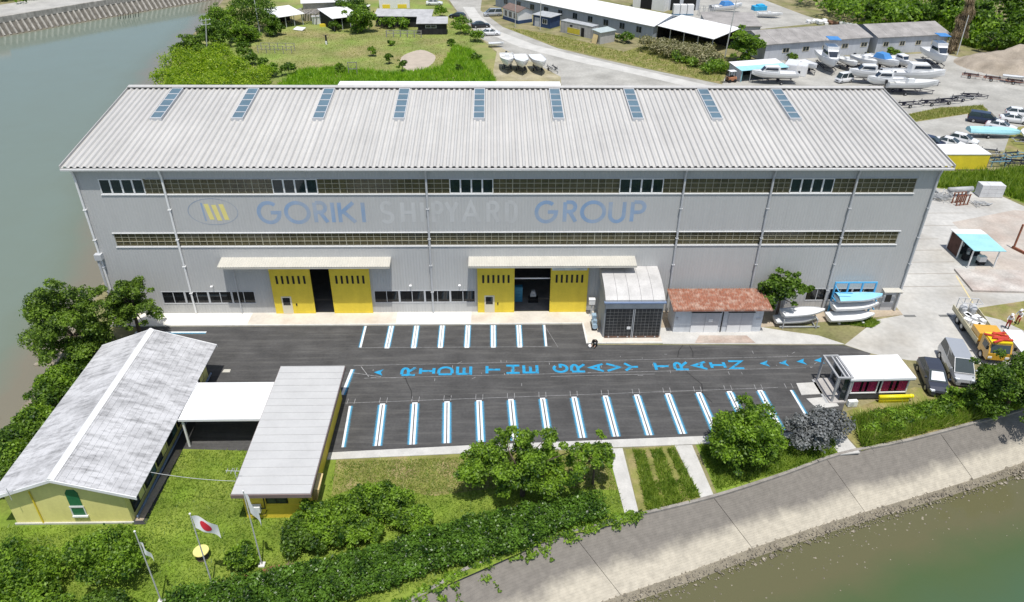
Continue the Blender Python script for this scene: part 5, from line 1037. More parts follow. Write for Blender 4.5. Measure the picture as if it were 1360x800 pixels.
    if style == 'cover':
        c = MB(); c.add([(-L*.18,-Wd*.42,zd),(L*.2,-Wd*.38,zd),(L*.2,Wd*.38,zd),(-L*.18,Wd*.42,zd),(-L*.14,-Wd*.3,zd+.95),(L*.08,-Wd*.28,zd+.95),(L*.08,Wd*.28,zd+.95),(-L*.14,Wd*.3,zd+.95)],[(0,3,2,1),(4,5,6,7),(0,1,5,4),(1,2,6,5),(2,3,7,6),(3,0,4,7)]); c.build('canvas_cover', m_bluec, T)
    if style in ('cuddy','open','cover') and L > 4: MB().cb((-L/2-.22,0,Hh*.8),(.35,.4,.6)).cb((-L/2-.25,0,Hh*.35),(.14,.12,.7)).build('outboard_motor', m_ck if L > 6 else m_gel, T)
    if style == 'dinghy':
        MB().cb((-.1,0,Hh*.75),(.3,Wd*.8,.06)).build('thwart', m_deck, T)
    if flip: T.rotation_euler = (R(180),0,rz)
    return T
def trailer(label, loc, rz, L=5, Wd=1.8, m=None, group='boat trailers', h=.55, wheels=True, name='boat_trailer', bunks=True):
    T = thing(name, label, 'trailer', loc, rz, group); m = m or m_gal; mb = MB()
    for s in (-1,1): mb.cb((-L*.08,s*Wd*.36,h),(L*.75,.09,.12)); mb.tube((L*.29,s*Wd*.36,h),(L*.5,0,h),.05,.05,5)
    for x in (-L*.42,-L*.15,L*.12): mb.cb((x,0,h-.05),(.08,Wd*.72,.08))
    mb.build('frame', m, T)
    if bunks: 
        b = MB()
        for s in (-1,1): b.cb((-L*.1,s*Wd*.3,h+.16),(L*.6,.12,.08)); b.cb((-L*.35,s*Wd*.36,h+.2),(.07,.07,.5)); b.cb((L*.15,s*Wd*.33,h+.2),(.07,.07,.5))
        b.build('bunk', m_bk, T)
    for s in (-1,1):
        if wheels: w = MB().tube((-L*.15,s*Wd*.42,.3),(-L*.15,s*Wd*.52,.3),.3,.3,12).build('wheel', m_tyre, T); MB().tube((-L*.15,s*Wd*.521,.3),(-L*.15,s*Wd*.53,.3),.16,.15,8).build('rim', m_rim, w)
        else: MB().cb((-L*.35,s*Wd*.3,h/2-.02),(.1,.1,h)).cb((L*.2,s*Wd*.3,h/2-.02),(.1,.1,h)).build('leg', m, T)
    MB().cb((L*.47,0,h/2),(.07,.07,h)).build('jockey_leg', m, T)
    return T
by = 'boats stored in the boatyard'
BL = [('large flybridge boat with blue bimini, left of the boatyard rear row',80.3,89.5,-97,9,3.0,1.6,'fly'),('small open white boat right of the left flybridge boat',84.4,89.6,-75,5.2,1.9,.9,'open'),('white open boat at the middle of the rear row',87.8,89.2,-78,6.2,2.3,1.2,'open'),('white boat with a bright blue canvas cover',91.4,89.6,-65,7.2,2.4,1.2,'cover'),('small white cabin boat next to the blue covered boat',95.2,89.8,-80,5.4,2.0,1.0,'cuddy'),('flybridge boat standing alone at the right end of the rear row',103.9,92.6,-95,8.4,2.8,1.6,'fly'),('small white boat beside the white containers',75.6,87.2,-75,4.6,1.8,.9,'dinghy'),
 ('white cabin boat behind the small white van, bow to the left',85.0,80.0,172,7.4,2.4,1.2,'cuddy'),('white cabin boat nearest the hall roof, bow to the left',86.0,75.4,178,6.6,2.3,1.2,'cuddy'),('largest white cabin boat of the front row, bow to the right',92.6,79.0,-8,10.2,2.8,1.5,'cuddy'),('white open boat at the front of the boatyard, bow to the right',89.8,73.2,-4,8.2,2.4,1.2,'open'),('white cabin boat in front of the blue lean-to, bow to the left',66.3,79.8,178,7.8,2.3,1.1,'cuddy')]
for lab, x, y, a, Lb, wb, hb, st in BL:
    Lb *= 1.12; wb *= 1.2; hb *= 1.28; boat(lab, (x,y), R(a), Lb, wb, hb, st, .95, by); trailer('dark trailer under the '+lab[:60].split(',')[0], (x,y,0), R(a), Lb*.95, wb*.9, m_bk, 'trailers under the stored boats', .7)
rg3 = 'boats in a row by the gravel road'
for lab, x, y, a, st in (('left of three white boats by the gravel road, with a console',15.4,88.6,-88,'open'),('middle of three white boats by the gravel road',18.2,87.6,-86,'dinghy'),('right of three white boats by the gravel road',21.6,87.4,-80,'dinghy')):
    boat(lab, (x,y), R(a), 7.4, 2.9, 1.6, st, 1.15, rg3); trailer('trailer under the '+lab.split(',')[0], (x,y,0), R(a), 5.4, 1.8, m_bk, 'trailers under the roadside boats', .75)
trailer('empty trailer right of the three roadside boats', (24.6,88,0), R(-70), 4.2, 1.7, m_gal)
boat('little white rowing boat on the grass behind the three roadside boats', (13.3,107,.3), R(5), 3.4, 1.4, .7, 'dinghy', name='rowing_boat')
for i, (x, y, a, Lt, m, lab) in enumerate([(99.6,84.5,20,5,m_bk,'black empty trailer right of the rear boat row'),(97.8,69.5,12,5,m_gal,'pale trailer frame in the middle of the yard'),(86.5,65.8,10,5.5,m_bk,'dark trailer frame nearest the hall roof'),(91.0,66.8,4,5.5,m_bk,'dark trailer frame above the dry grass strip'),(94.5,67.8,10,5.5,m_bk,'second dark trailer frame above the dry grass strip'),(100.5,70.6,-5,5,m_bk,'dark trailer frame farthest right above the grass strip'),(107.4,83.6,-30,4.6,m_rst,'left rusty trailer at the foot of the dirt mound'),(110.6,81.6,-28,4.6,m_rst,'middle rusty trailer at the foot of the dirt mound'),(113.8,79.6,-28,4.6,m_rst,'right rusty trailer at the foot of the dirt mound'),(97.0,85.8,60,4.0,m_bk,'dark steel cradle beside the blue covered boat'),(96.9,47.2,-10,6.5,m_gal,'long pale trailer below the pale blue boat')]):
    trailer(lab, (x,y,0), R(a), Lt, 1.9, m)
boat('white dinghy lying on the rusty trailers', (113.6,80.4,.85), R(-28), 4.2, 1.3, .5, 'dinghy', name='dinghy')
boat('long pale blue boat hull turned upside down on a trailer', (92.4,50.4,1.75), R(-4), 8.2, 2.0, 1.0, 'dinghy', name='boat_hull', hullm=m_teal, flip=True); trailer('trailer under the upturned pale blue boat', (92.4,50.4,0), R(-4), 7.6, 1.8, m_gal, h=.6)
boat('white dinghy standing beside the pale blue upturned boat', (97.2,50.0,.5), R(70), 2.6, 1.3, .6, 'dinghy', name='dinghy')
# ---- dinghies and the blue rack at the hall wall
m_lbl = mat('rack_blue', (.10,.42,.72), .5, .08)
Rk = thing('boat_rack', 'tall light blue steel boat rack against the hall wall', 'rack', (48.5,-.55,.03))
for x in (-2.1,-.75,.65,2.0): MB().box(x-.07,x+.07,-.07,.07,-.03,3.55).build('upright', m_lbl, Rk)
MB().box(-2.17,2.07,-.06,.06,3.551,3.68).build('top_rail', m_lbl, Rk); MB().box(-2.0,1.9,-.16,-.075,2.45,2.55).box(-2.0,1.9,-.16,-.075,1.35,1.45).build('rail', m_lbl, Rk)
for x in (-2.1,-.75,.65,2.0): MB().box(x-.05,x+.05,-.9,-.075,.95,1.05).box(x-.05,x+.05,-.9,-.075,1.95,2.05).build('arm', m_lbl, Rk)
MB().path([(-2.1,-.08,3.3),(-2.1,-1.2,3.2),(-.8,-1.2,3.1)],.05).build('swing_arm', m_lbl, Rk)
dg = 'dinghies at the hall wall'
boat('dinghy under a light blue cover, on top of the blue rack', (48.8,-1.2,1.95), R(3), 4.6, 1.5, .55, 'dinghy', group=dg, name='dinghy'); 
mb = MB(); 
for i in range(9):
    t = i/8; x = -2.3+4.6*t; w = .74*(1-max(0,(t-.45)/.55)**2.3)+.05; mb.v += [(x,-w,.48),(x,-w*.5,.72),(x,w*.5,.72),(x,w,.48)]
mb.f = [(i*4+j,i*4+j+1,(i+1)*4+j+1,(i+1)*4+j) for i in range(8) for j in range(3)]; mb.f = [f[::-1] for f in mb.f]; mb.m = [0]*24
tag(mb.build('boat_cover', mat('cover_blue',(.26,.56,.72),.8,.08), None, True, (48.8,-1.2,1.98), R(3)), 'light blue cover sheet over the top dinghy on the rack', 'cover')
boat('white open dinghy on the middle arms of the blue rack', (48.6,-1.35,1.06), R(4), 4.7, 1.6, .6, 'dinghy', group=dg, name='dinghy')
boat('white open dinghy on ground blocks under the blue rack', (48.1,-2.0,.2), R(4), 4.8, 1.7, .6, 'dinghy', group=dg, name='dinghy')
for i, x in enumerate((46.8,49.2)): tag(MB().box(-.1,.1,-.6,.6,0,.2).build('timber_block', m_deck, None, False, (x,-2.0,.03)), ('pale timber block under the stern of the lowest dinghy','pale timber block under the bow of the lowest dinghy')[i], 'block')
tr = thing('dinghy_stand', 'low pale stand under the two hulls beside the round dark tree', 'stand', (42.6,-2.5,.03)); MB().box(-2,2,-.7,-.6,.1,.2).box(-2,2,.6,.7,.1,.2).build('rail', m_gal, tr)
for x in (-1.7,1.6): MB().box(x-.05,x+.05,-.7,.7,.0,.1).box(x-.05,x+.05,.705,.78,0,1.05).box(x-.05,x+.05,-.78,-.705,0,1.05).box(x-.05,x+.05,-.7,.7,.95,1.04).build('support', m_gal, tr)
boat('upper white hull stacked beside the round dark tree', (43.0,-2.4,1.08), R(6), 4.4, 1.5, .5, 'sail', group=dg, name='dinghy'); boat('lower white hull stacked beside the round dark tree', (42.4,-2.4,.24), R(2), 4.2, 1.4, .5, 'sail', group=dg, name='dinghy')
# ---- people
def person(label, loc, rz, J, cols, helmet=None, hair=(.02,.015,.012)):
    """J: joints pelvis, chest, neck, head, and per side shoulder, elbow, wrist, hip, knee, ankle, toe -> one skinned surface"""
    T = thing('person', label, 'person', loc, rz); names = list(J); V = [J[k][:3] for k in names]; Rr = [J[k][3] for k in names]; ix = {k: i for i, k in enumerate(names)}
    E_ = [('pelvis','chest'),('chest','neck'),('neck','head')]
    for s in 'lr': E_ += [('chest','sh'+s),('sh'+s,'el'+s),('el'+s,'wr'+s),('wr'+s,'fi'+s),('pelvis','hi'+s),('hi'+s,'kn'+s),('kn'+s,'an'+s),('an'+s,'to'+s)]
    me = bpy.data.meshes.new('body'); me.from_pydata(V, [(ix[a],ix[b]) for a, b in E_], []); o = bpy.data.objects.new('body', me); COL.objects.link(o)
    sm = o.modifiers.new('s','SKIN'); 
    for i, r in enumerate(Rr): me.skin_vertices[0].data[i].radius = (r, r)
    me.skin_vertices[0].data[0].use_root = True
    ss = o.modifiers.new('u','SUBSURF'); ss.levels = 1; ss.render_levels = 1
    dg_ = bpy.context.evaluated_depsgraph_get(); me2 = bpy.data.meshes.new_from_object(o.evaluated_get(dg_)); o.modifiers.clear(); o.data = me2; o.parent = T
    me2.materials.clear()
    for c in cols: me2.materials.append(c)
    P = np.array([J[k][:3] for k in names]); zone = {n: (2 if n in ('head','neck','fil','fir','wrl','wrr') else 1 if n[:2] in ('hi','kn') or n == 'pelvis' else 3 if n[:2] in ('an','to') else 0) for n in names}
    for p in me2.polygons: p.material_index = zone[names[int(np.argmin(np.linalg.norm(P-np.array(p.center), axis=1)))]]; p.use_smooth = True
    h = J['head']
    if helmet: MB().ell((h[0],h[1],h[2]+.06),(.145,.165,.12),12,8).box(h[0]-.12,h[0]+.12,h[1]+.1,h[1]+.24,h[2]+.02,h[2]+.05).build('helmet', helmet, T, True)
    else: MB().ell((h[0],h[1]-.02,h[2]+.035),(.115,.125,.115),12,8).build('hair', mat('hair',hair,.7), T, True)
    return T
skin = mat('skin', (.50,.30,.20), .6, .03); m_rt = mat('red_trousers', (.38,.035,.03), .8, .1); m_ws = mat('white_shirt', (.70,.70,.70), .8, .05); m_bkc = mat('black_cloth', (.018,.018,.02), .9, .1)
def standing(lean=0, arm=.1):
    J = dict(pelvis=(0,0,.95,.15), chest=(0,lean*.6,1.28,.165), neck=(0,lean,1.48,.06), head=(0,lean+.03,1.64,.11))
    for s, n in ((-1,'l'),(1,'r')): J.update({'sh'+n:(s*.19,lean*.9,1.42,.075),'el'+n:(s*.27,lean+.05,1.15,.05),'wr'+n:(s*.25,lean+.05+arm*2,1.0,.04),'fi'+n:(s*.24,lean+.1+arm*2.4,.95,.035),'hi'+n:(s*.1,0,.9,.10),'kn'+n:(s*.12,.04,.5,.075),'an'+n:(s*.13,-.02,.09,.05),'to'+n:(s*.14,.14,.05,.045)})
    return J
person('worker in white helmet, pale jacket and red trousers, nearer the truck', (63.2,-3.4,.01), R(150), standing(.08,.12), [m_ws, m_rt, skin, m_bkc], m_white)
person('worker in white helmet, pale jacket and red trousers, farther from the truck', (64.7,-2.6,.01), R(120), standing(.16,.2), [m_ws, m_rt, skin, m_bkc], m_white)
J = dict(pelvis=(0,-.18,.42,.15), chest=(0,.12,.68,.16), neck=(0,.30,.78,.06), head=(0,.42,.82,.105))
for s, n in ((-1,'l'),(1,'r')): J.update({'sh'+n:(s*.18,.22,.74,.075),'el'+n:(s*.22,.38,.5,.05),'wr'+n:(s*.14,.52,.3,.04),'fi'+n:(s*.12,.58,.2,.035),'hi'+n:(s*.1,-.14,.38,.10),'kn'+n:(s*.19,.2,.46,.08),'an'+n:(s*.16,-.06,.09,.05),'to'+n:(s*.17,.13,.05,.045)})
person('person in black crouching at the kerb corner by the booth', (22.15,-5.9,.02), R(150), J, [m_bkc, m_bkc, skin, m_bkc])
tag(MB().lathe([(0,0),(.13,0),(.16,.28),(.15,.28),(.12,.03),(0,.03)],(0,0,0),12).build('bucket', m_white, None, True, (21.6,-6.2,.02)), 'small white bucket beside the crouching person', 'bucket')
T = thing('machine', 'blue grey machine standing beside the booth wall', 'machine', (22.35,-2.7,.1)); m_mb = mat('machine_blue', (.28,.38,.46), .4, .2); MB().tube((0,-.9,.5),(0,.3,.5),.26,.26,12).build('tank', m_mb, T); MB().cb((0,.2,1.0),(.4,.5,.5)).cb((.05,-.5,.9),(.3,.4,.3)).build('motor', m_mb, T); MB().box(-.25,.25,-.8,.25,0,.28).build('skid', m_black, T)
tag(MB().box(-.3,.3,-.2,.2,0,.5).box(-.32,.32,-.22,.22,.5,.58).build('wall_box', m_white, None, False, (22.3,-.75,1.45)), 'white box on the booth side above the machine', 'box'); tag(MB().box(-.05,.05,-.05,.05,0,1.35).box(-.2,.2,-.2,.2,0,.05).build('box_post', m_trim, None, False, (22.3,-.75,.1)), 'grey post carrying the white box', 'post')
# ---- flags, table
fl = [(-5.68,-32.0,6.6,'flagpole with the white flag with a red disc'),(-2.88,-30.5,6.9,'flagpole with the hanging blue and white flag'),(-8.5,-33.2,6.5,'leftmost flagpole with a small furled white flag')]
m_pole = mat('pole_grey', (.52,.52,.50), .4, .05)
for x, y, h_, lab in fl:
    T = thing('flagpole', lab, 'flagpole', (x,y,0), 0, 'flagpoles on the lawn'); MB().tube((0,0,-.1),(0,0,h_),.05,.035,8).build('pole', m_pole, T); MB().ell((0,0,h_+.05),(.07,.07,.07),8,6).build('finial', m_white, T); MB().cb((0,0,.05),(.4,.4,.14)).build('footing', m_kerb, T)
m_fw = mat('flag_white', (.80,.80,.80), .9, .03); m_fr = mat('flag_red', (.62,.03,.05), .9, .03); m_fb = mat('flag_blue', (.05,.15,.45), .9, .05)
def flag(name, label, loc, Wf, Hf, wind, sag, disc=None, band=None):
    T = thing(name, label, 'flag', loc); nu, nv = 14, 10; mb = MB(); w = Vector(wind)
    def pt(u, v): return (w.x*u*Wf+.10*math.sin(u*7+v*2)*w.y*-1, w.y*u*Wf+.10*math.sin(u*7+v*2)*w.x, -v*Hf-sag*u*u-sag*.5*u)
    for i in range(nu+1):
        for j in range(nv+1): mb.v.append(pt(i/nu, j/nv))
    for i in range(nu):
        for j in range(nv): mb.f.append((i*(nv+1)+j,(i+1)*(nv+1)+j,(i+1)*(nv+1)+j+1,i*(nv+1)+j+1)); mb.m.append(0)
    mb.build('cloth', m_fw, T, True)
    if disc:
        for o in (-.018,.018):
            d = MB(); c = Vector((-w.y,w.x,0))*o; K = 24; G3 = 4; P = [Vector(pt(.5,.5))+c]
            for g3 in range(1,G3+1): P += [Vector(pt(.5+disc*g3/G3*math.cos(6.283*k/K),.5+disc*g3/G3*1.45*math.sin(6.283*k/K)))+c for k in range(K)]
            d.add(P,[(0,1+k,1+(k+1)%K) for k in range(K)]+[(1+g3*K+k,1+(g3+1)*K+k,1+(g3+1)*K+(k+1)%K,1+g3*K+(k+1)%K) for g3 in range(G3-1) for k in range(K)]); d.build('red_disc', m_fr, T)
    if band:
        for o in (-.004,.004):
            d = MB(); c = Vector((-w.y,w.x,0))*o; d.quad(*[tuple(Vector(pt(a,b))+c) for a,b in ((.25,.55),(.75,.55),(.75,.85),(.25,.85))]); d.build('blue_patch', m_fb, T)
flag('flag', 'white flag with a red disc flying from the middle pole', (-5.63,-32.0,6.45), 1.35, 1.15, (.93,.15), .75, disc=.23)
flag('flag', 'drooping white flag with a blue patch on the right pole', (-2.84,-30.52,6.75), .8, 1.3, (.8,-.3), .95, band=True)
flag('flag', 'small furled white flag on the leftmost pole', (-8.46,-33.2,5.6), .55, .75, (.85,-.2), .6)
T = thing('round_table', 'small round yellow table on the lawn by the red disc flag', 'table', (-7.0,-29.8,0)); MB().lathe([(0,.62),(.5,.62),(.52,.66),(.5,.7),(0,.7)],n=20).build('table_top', mat('table_yellow',(.72,.64,.22),.6,.06), T); MB().lathe([(0,0),(.4,0),(.4,.06),(.14,.1),(.12,.62),(0,.62)],n=14).build('pedestal', bark, T)

T = thing('tool_cabinet', 'blue tool cabinet just inside the right hall doorway', 'cabinet', (15.1,2.2,.03)); m_tc = mat('cabinet_blue',(.05,.25,.40),.5,.1); MB().box(-.4,.4,-.3,.3,0,1.7).build('body', m_tc, T)
for k in range(4): MB().box(-.36,.36,-.33,-.302,.15+.38*k,.15+.38*k+.34).build('drawer', m_tc, T)
T = thing('engine_stand', 'silver engine on a stand inside the right hall doorway', 'engine', (16.6,2.0,.03)); MB().box(-.5,.5,-.3,.3,0,.5).build('stand', m_blkw if 'black_boards' in MATS and False else m_black, T); MB().tube((-.3,0,.8),(.3,0,.8),.25,.25,10).cb((0,0,1.15),(.4,.35,.3)).build('block', m_gal, T)

# ================================================================= BUILDINGS AND THINGS BEHIND
m_bg = clad('blue_grey_wall', (.36,.40,.45), .4, streak=.1); m_bgp = mat('pale_grey_wall', (.50,.52,.55), .7, .06, .5, streak=.12); m_wr = mat('white_roof', (.74,.74,.73), .6, .05, .4); m_gr2 = mat('weathered_grey_roof', (.30,.285,.27), .9, .2, .5, bump=.4, bscale=3); m_gwin = glassmat('far_window', (.02,.028,.03), 1, .1)
m_cream = mat('cream_trim', (.66,.60,.44), .7, .05); m_blkw = mat('black_boards', (.02,.02,.023), .8, .3, 1.5, streak=.3)
def shedbox(name, label, cat, loc, rz, Lx, Dy, h0, h1, ridge=None, wall=None, roof=None, wins=(), ov=.35, group=None, doors=(), seams=0):
    """building with local x along its front, y backwards; mono-pitch h0 -> h1 or gable with ridge height"""
    T = thing(name, label, cat, loc, rz, group); wall = wall or m_bgp; roof = roof or m_wr
    pr = [(0,0),(Dy,0),(Dy,h0 if ridge else h1)]+([(Dy/2,ridge)] if ridge else [])+[(0,h0)]
    MB().xprism(pr, 0, Lx).build('wall', wall, T)
    n = max(1, seams)
    for i in range(n):
        xa, xb = -ov+(Lx+2*ov)*i/n, -ov+(Lx+2*ov)*(i+1)/n-(.03 if n > 1 else 0)
        if ridge:
            k = (ridge-h0)/(Dy/2)
            for a, b in (((-ov,h0-k*ov),(Dy/2-.004,ridge)),((Dy+ov,h0-k*ov),(Dy/2+.004,ridge))):
                mb = MB(); P = [(xa,a[0],a[1]+.12),(xb,a[0],a[1]+.12),(xb,b[0],b[1]+.12),(xa,b[0],b[1]+.12)]
                if a[0] > b[0]: P = P[::-1]
                slab(mb, P, .1); mb.build('roof', roof, T)
        else:
            k = (h1-h0)/Dy; mb = MB(); slab(mb, [(xa,-ov,h0-k*ov+.12),(xb,-ov,h0-k*ov+.12),(xb,Dy+ov,h1+k*ov+.12),(xa,Dy+ov,h1+k*ov+.12)], .1); mb.build('roof', roof, T)
    for x, w, z0, z1, fm in wins:
        f = MB().box(x-.08,x+w+.08,-.06,-.003,z0-.1,z1+.05).build('window', fm, T)
        for q in range(2): MB().box(x+w*q/2+.04,x+w*(q+1)/2-.04,-.075,-.061,z0,z1).build('pane', m_gwin, f)
    for x, w, h, m in doors: MB().box(x,x+w,-.05,-.003,.02,h).build('door', m, T)
    return T
def opens(name, label, loc, rz, Lx, Dy, h0, h1, roof=None, nx=4, ov=.4, back=True, floor=True):
    T = thing(name, label, 'shed', loc, rz); roof = roof or m_wr; k = (h1-h0)/Dy; mb = MB(); slab(mb, [(-ov,-ov,h0-k*ov+.1),(Lx+ov,-ov,h0-k*ov+.1),(Lx+ov,Dy+ov,h1+k*ov+.1),(-ov,Dy+ov,h1+k*ov+.1)], .09); mb.build('roof', roof, T)
    for i in range(nx+1):
        x = .1+(Lx-.2)*i/nx; MB().box(x-.07,x+.07,0,.14,-.05,h0).build('post', m_trim, T)
    if back: MB().box(0,Lx,Dy-.15,Dy,0,h1).build('back_wall', m_blkw, T); MB().box(0,.1,.3,Dy-.16,0,h0).build('side_wall', m_blkw, T)
    return T
shedbox('long_workshop', 'long blue grey workshop with a bright white roof', 'building', (49.0,113.2,0), R(-46.6)+math.pi*0, -1, 1, 1, 1) if False else None
# long white-roofed building: local x runs towards the camera end
d = Vector((.686,-.727)); L0 = Vector((49.0,113.2))-d*52
shedbox('workshop', 'long blue grey workshop with a bright white roof beside the gravel road', 'building', (L0.x,L0.y,0), math.atan2(d.y,d.x), 52, 12.4, 3.3, 3.3, 4.8, m_bg, m_wr, [(3.2+4.9*i,1.5,1.2,2.5,m_bg) for i in range(10)], .5, seams=1)
opens('open_shed', 'open shed with a white sloping roof behind the reeds', (50.0,114.2,0), R(-52.3), 16, 8.4, 3.2, 4.2)
shedbox('boatyard_building', 'left grey boatyard building with a weathered dark roof', 'building', (69.2,95.2,0), R(15.3), 25.6, 11.5, 3.6, 3.6, 5.0, m_bgp, m_gr2, [(4.2+4.85*i,1.5,1.7,2.5,m_cream) for i in range(5)], .4, seams=9)
shedbox('boatyard_building', 'right grey boatyard building behind the standing flybridge boat', 'building', (95.5,101.6,0), R(11), 17.4, 11.5, 3.6, 3.6, 5.0, m_bgp, m_gr2, [(1.6+4.0*i,1.2,1.7,2.5,m_cream) for i in range(4)], .4, seams=6)
# blue lean-to and white containers
T = thing('lean_to', 'pale blue roofed lean-to behind a white boat', 'shed', (60.2,80.6,0), R(15)); mb = MB(); slab(mb, [(-.3,-.3,2.25),(10.2,-.3,2.25),(10.2,2.0,2.45),(-.3,2.0,2.45)], .07); mb.build('front_roof', m_teal, T); mb = MB(); slab(mb, [(-.3,2.0,2.46),(10.2,2.0,2.46),(10.2,4.6,2.7),(-.3,4.6,2.7)], .07); mb.build('rear_roof', m_wr, T)
MB().box(-.1,0,0,4.4,0,2.3).box(10.0,10.1,0,4.4,0,2.3).build('side_wall', m_bgp, T); MB().box(0,10,4.2,4.35,0,2.5).build('back_wall', m_blkw, T)
for x in (.1,2.0,5,8,9.8): MB().box(x-.06,x+.06,-.1,.02,0,2.2).build('post', m_teal if x < 1 else m_bgp, T)
for lab, x, y, a, Lx, W_, h_ in (('white storage container touching the lean-to',70.6,83.6,62,4.6,2.3,2.5),('white storage container right of the other container',73.2,84.4,62,3.0,1.8,2.1)):
    T = thing('container', lab, 'container', (x,y,0), R(a), 'white storage containers'); MB().box(0,Lx,-W_/2,W_/2,0,h_).build('body', m_cw, T); mb = MB()
    for i in range(9): mb.box(Lx*(i+.3)/9,Lx*(i+.6)/9,-W_/2-.04,-W_/2-.001,.1,h_-.1)
    mb.build('ribs', m_white, T); MB().box(-.05,-.002,-W_/2+.08,-.02,.1,h_-.1).box(-.05,-.002,.02,W_/2-.08,.1,h_-.1).build('doors', m_white, T)
T = thing('forklift', 'rusty orange forklift parked by the lean-to', 'forklift', (58.3,80.6,0), R(195)); m_fo = mat('forklift_orange',(.42,.19,.10),.6,.15)
MB().box(-1.0,.7,-.5,.5,.35,1.0).build('body', m_fo, T); MB().ell((-.9,0,.7),(.35,.5,.35),10,6).build('counterweight', m_fo, T)
f = MB()
for x, y in ((-.6,-.45),(-.6,.45),(.5,-.45),(.5,.45)): f.box(x-.04,x+.04,y-.04,y+.04,1.0,2.1)
f.build('overhead_guard', m_black, T); MB().box(-.75,.6,-.55,.55,2.1,2.17).build('guard_roof', m_white, T); MB().box(.85,.97,-.4,-.28,.1,2.3).box(.85,.97,.28,.4,.1,2.3).box(.85,.97,-.28,.28,2.1,2.2).build('mast', m_black, T); MB().box(.98,2.0,-.32,-.2,.1,.15).box(.98,2.0,.2,.32,.1,.15).build('fork', m_black, T); MB().box(-.4,0,-.25,.25,1.0,1.25).build('seat', m_black, T)
for x in (.45,-.7):
    for s in (-1,1): MB().tube((x,s*.42,.32),(x,s*.62,.32),.32,.32,12).build('wheel', m_tyre, T)
# road-side sheds
CAB = shedbox('cabin', 'small white cabin with a brown hipped roof and blue base', 'cabin', (15.2,135.2,0), R(-57), 6.6, 4.2, 2.8, 2.8, 3.6, m_white, mat('brown_roof',(.17,.12,.10),.8,.15), [(.7,1.0,1.1,2.3,m_cream),(2.6,1.2,1.1,2.3,m_cream),(4.7,1.2,1.1,2.3,m_cream)], .3)
MBx = CAB; MB().box(-.06,6.66,-.08,-.005,0,.8).build('front_band', mat('navy_board',(.03,.06,.14),.7,.15), MBx); MB().box(6.605,6.68,-.08,4.2,0,.8).build('side_band', mat('navy_board',(.03,.06,.14)), MBx)
shedbox('navy_shed', 'navy blue shed with a flat grey roof next to the white cabin', 'shed', (22.4,128.0,0), R(-40), 5.2, 4.0, 2.6, 2.7, None, mat('navy_board',(.03,.06,.14)), m_gal, [(2.9,1.3,1.0,2.0,m_white)], .3, doors=[(.5,1.5,2.1,m_bgp)])
m_blk = mat('block_wall', (.42,.41,.40), .9, .15, .8, streak=.2)
T = shedbox('block_shed', 'grey concrete block shed with two yellow panels on its front', 'shed', (28.6,121.4,0), R(-45), 9.4, 2.4, 2.6, 2.6, None, m_blk, m_gal, (), .05)
for x in (2.2,4.1): MB().box(x,x+1.8,-.12,-.02,.3,1.5).build('yellow_panel', mat('panel_yellow',(.62,.50,.05),.6,.1), T)
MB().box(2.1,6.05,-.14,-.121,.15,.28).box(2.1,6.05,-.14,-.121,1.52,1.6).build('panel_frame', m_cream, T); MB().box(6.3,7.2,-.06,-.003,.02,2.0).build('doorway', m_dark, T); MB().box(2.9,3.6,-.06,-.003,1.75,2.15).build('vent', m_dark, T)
T = shedbox('grey_shed', 'small pale grey shed with a plywood sheet leaning on it', 'shed', (36.6,109.6,0), R(35), 4.4, 2.6, 2.5, 2.7, None, mat('shed_metal',(.46,.45,.43),.6,.08), mat('roof_green_grey',(.40,.46,.45),.6,.08), (), .25)
MB().cb((-.35,1.4,1.0),(.1,1.5,2.0),0,0,.25).build('plywood', mat('plywood_tan',(.62,.48,.24)), T)
# left field: barns and sheds
opens('barn', 'left open barn with a white roof beside the tall dark tree', (-38.6,123.6,0), R(40), 6.8, 7.0, 2.6, 3.3, m_wr, 3)
opens('barn', 'right open barn with a white roof and dark interior', (-24.9,121.8,0), R(32), 6.4, 8.5, 2.8, 3.4, m_wr, 3)
shedbox('barn', 'cream barn with a white roof behind the open barns', 'shed', (-34,132,0), R(12), 14, 7, 4.2, 4.6, None, mat('tan_wall',(.45,.41,.33),.8,.15), m_wr, (), .4)
T = thing('slatted_roof', 'weathered grey slatted pergola between the two open barns', 'pergola', (-36.6,129.6,0), R(-15)); 
for i in range(12): MB().cb((.6*i,2.6,2.6),(.28,6.2,.08),rng.normal()*.06,rng.normal()*.02).build('slat', mat('weathered_wood',(.30,.28,.26),.9,.2), T)
for x in (0,6.6):
    for y in (0,5.2): MB().box(x-.07,x+.07,y-.07,y+.07,0,2.56).build('post', mat('weathered_wood',(.3,.28,.26)), T)
tag(MB().box(-1.4,1.4,-.8,.8,0,1.7).box(-1.5,1.5,-.9,.9,1.7,1.78).build('white_cabinet', m_white, None, False, (-30.2,129.6,0), R(20)), 'white cabinet box standing between the open barns', 'cabinet')
tag(MB().box(-1.0,1.0,-.3,.3,0,.6).build('yellow_crate', m_yel, None, False, (-28.2,126.4,0), R(10)), 'yellow crate in front of the white cabinet', 'crate')
tag(MB().cb((0,0,.35),(2.6,1.6,.12),0,.25).cb((0,-.3,.1),(2.2,.8,.2)).build('scrap_board', m_white, None, False, (-33.2,122.4,0), R(-25)), 'white board lying on the grass before the left barn', 'board')
shedbox('long_shed', 'long low shed with a weathered grey roof behind the green bushes', 'shed', (-15.6,126.2,0), R(-2.5), 13.2, 4.4, 2.5, 3.1, None, m_blkw, mat('grey_sheet_roof',(.40,.40,.40),.8,.15,.8), (), .35)
shedbox('black_shed', 'black boarded shed with a grey roof at the field edge', 'shed', (-4.8,118.2,0), R(2), 6.6, 4.0, 2.5, 3.0, None, m_blkw, mat('grey_sheet_roof',(.40,.40,.40)), [(1.8,2.4,1.6,2.1,m_trim)], .35)
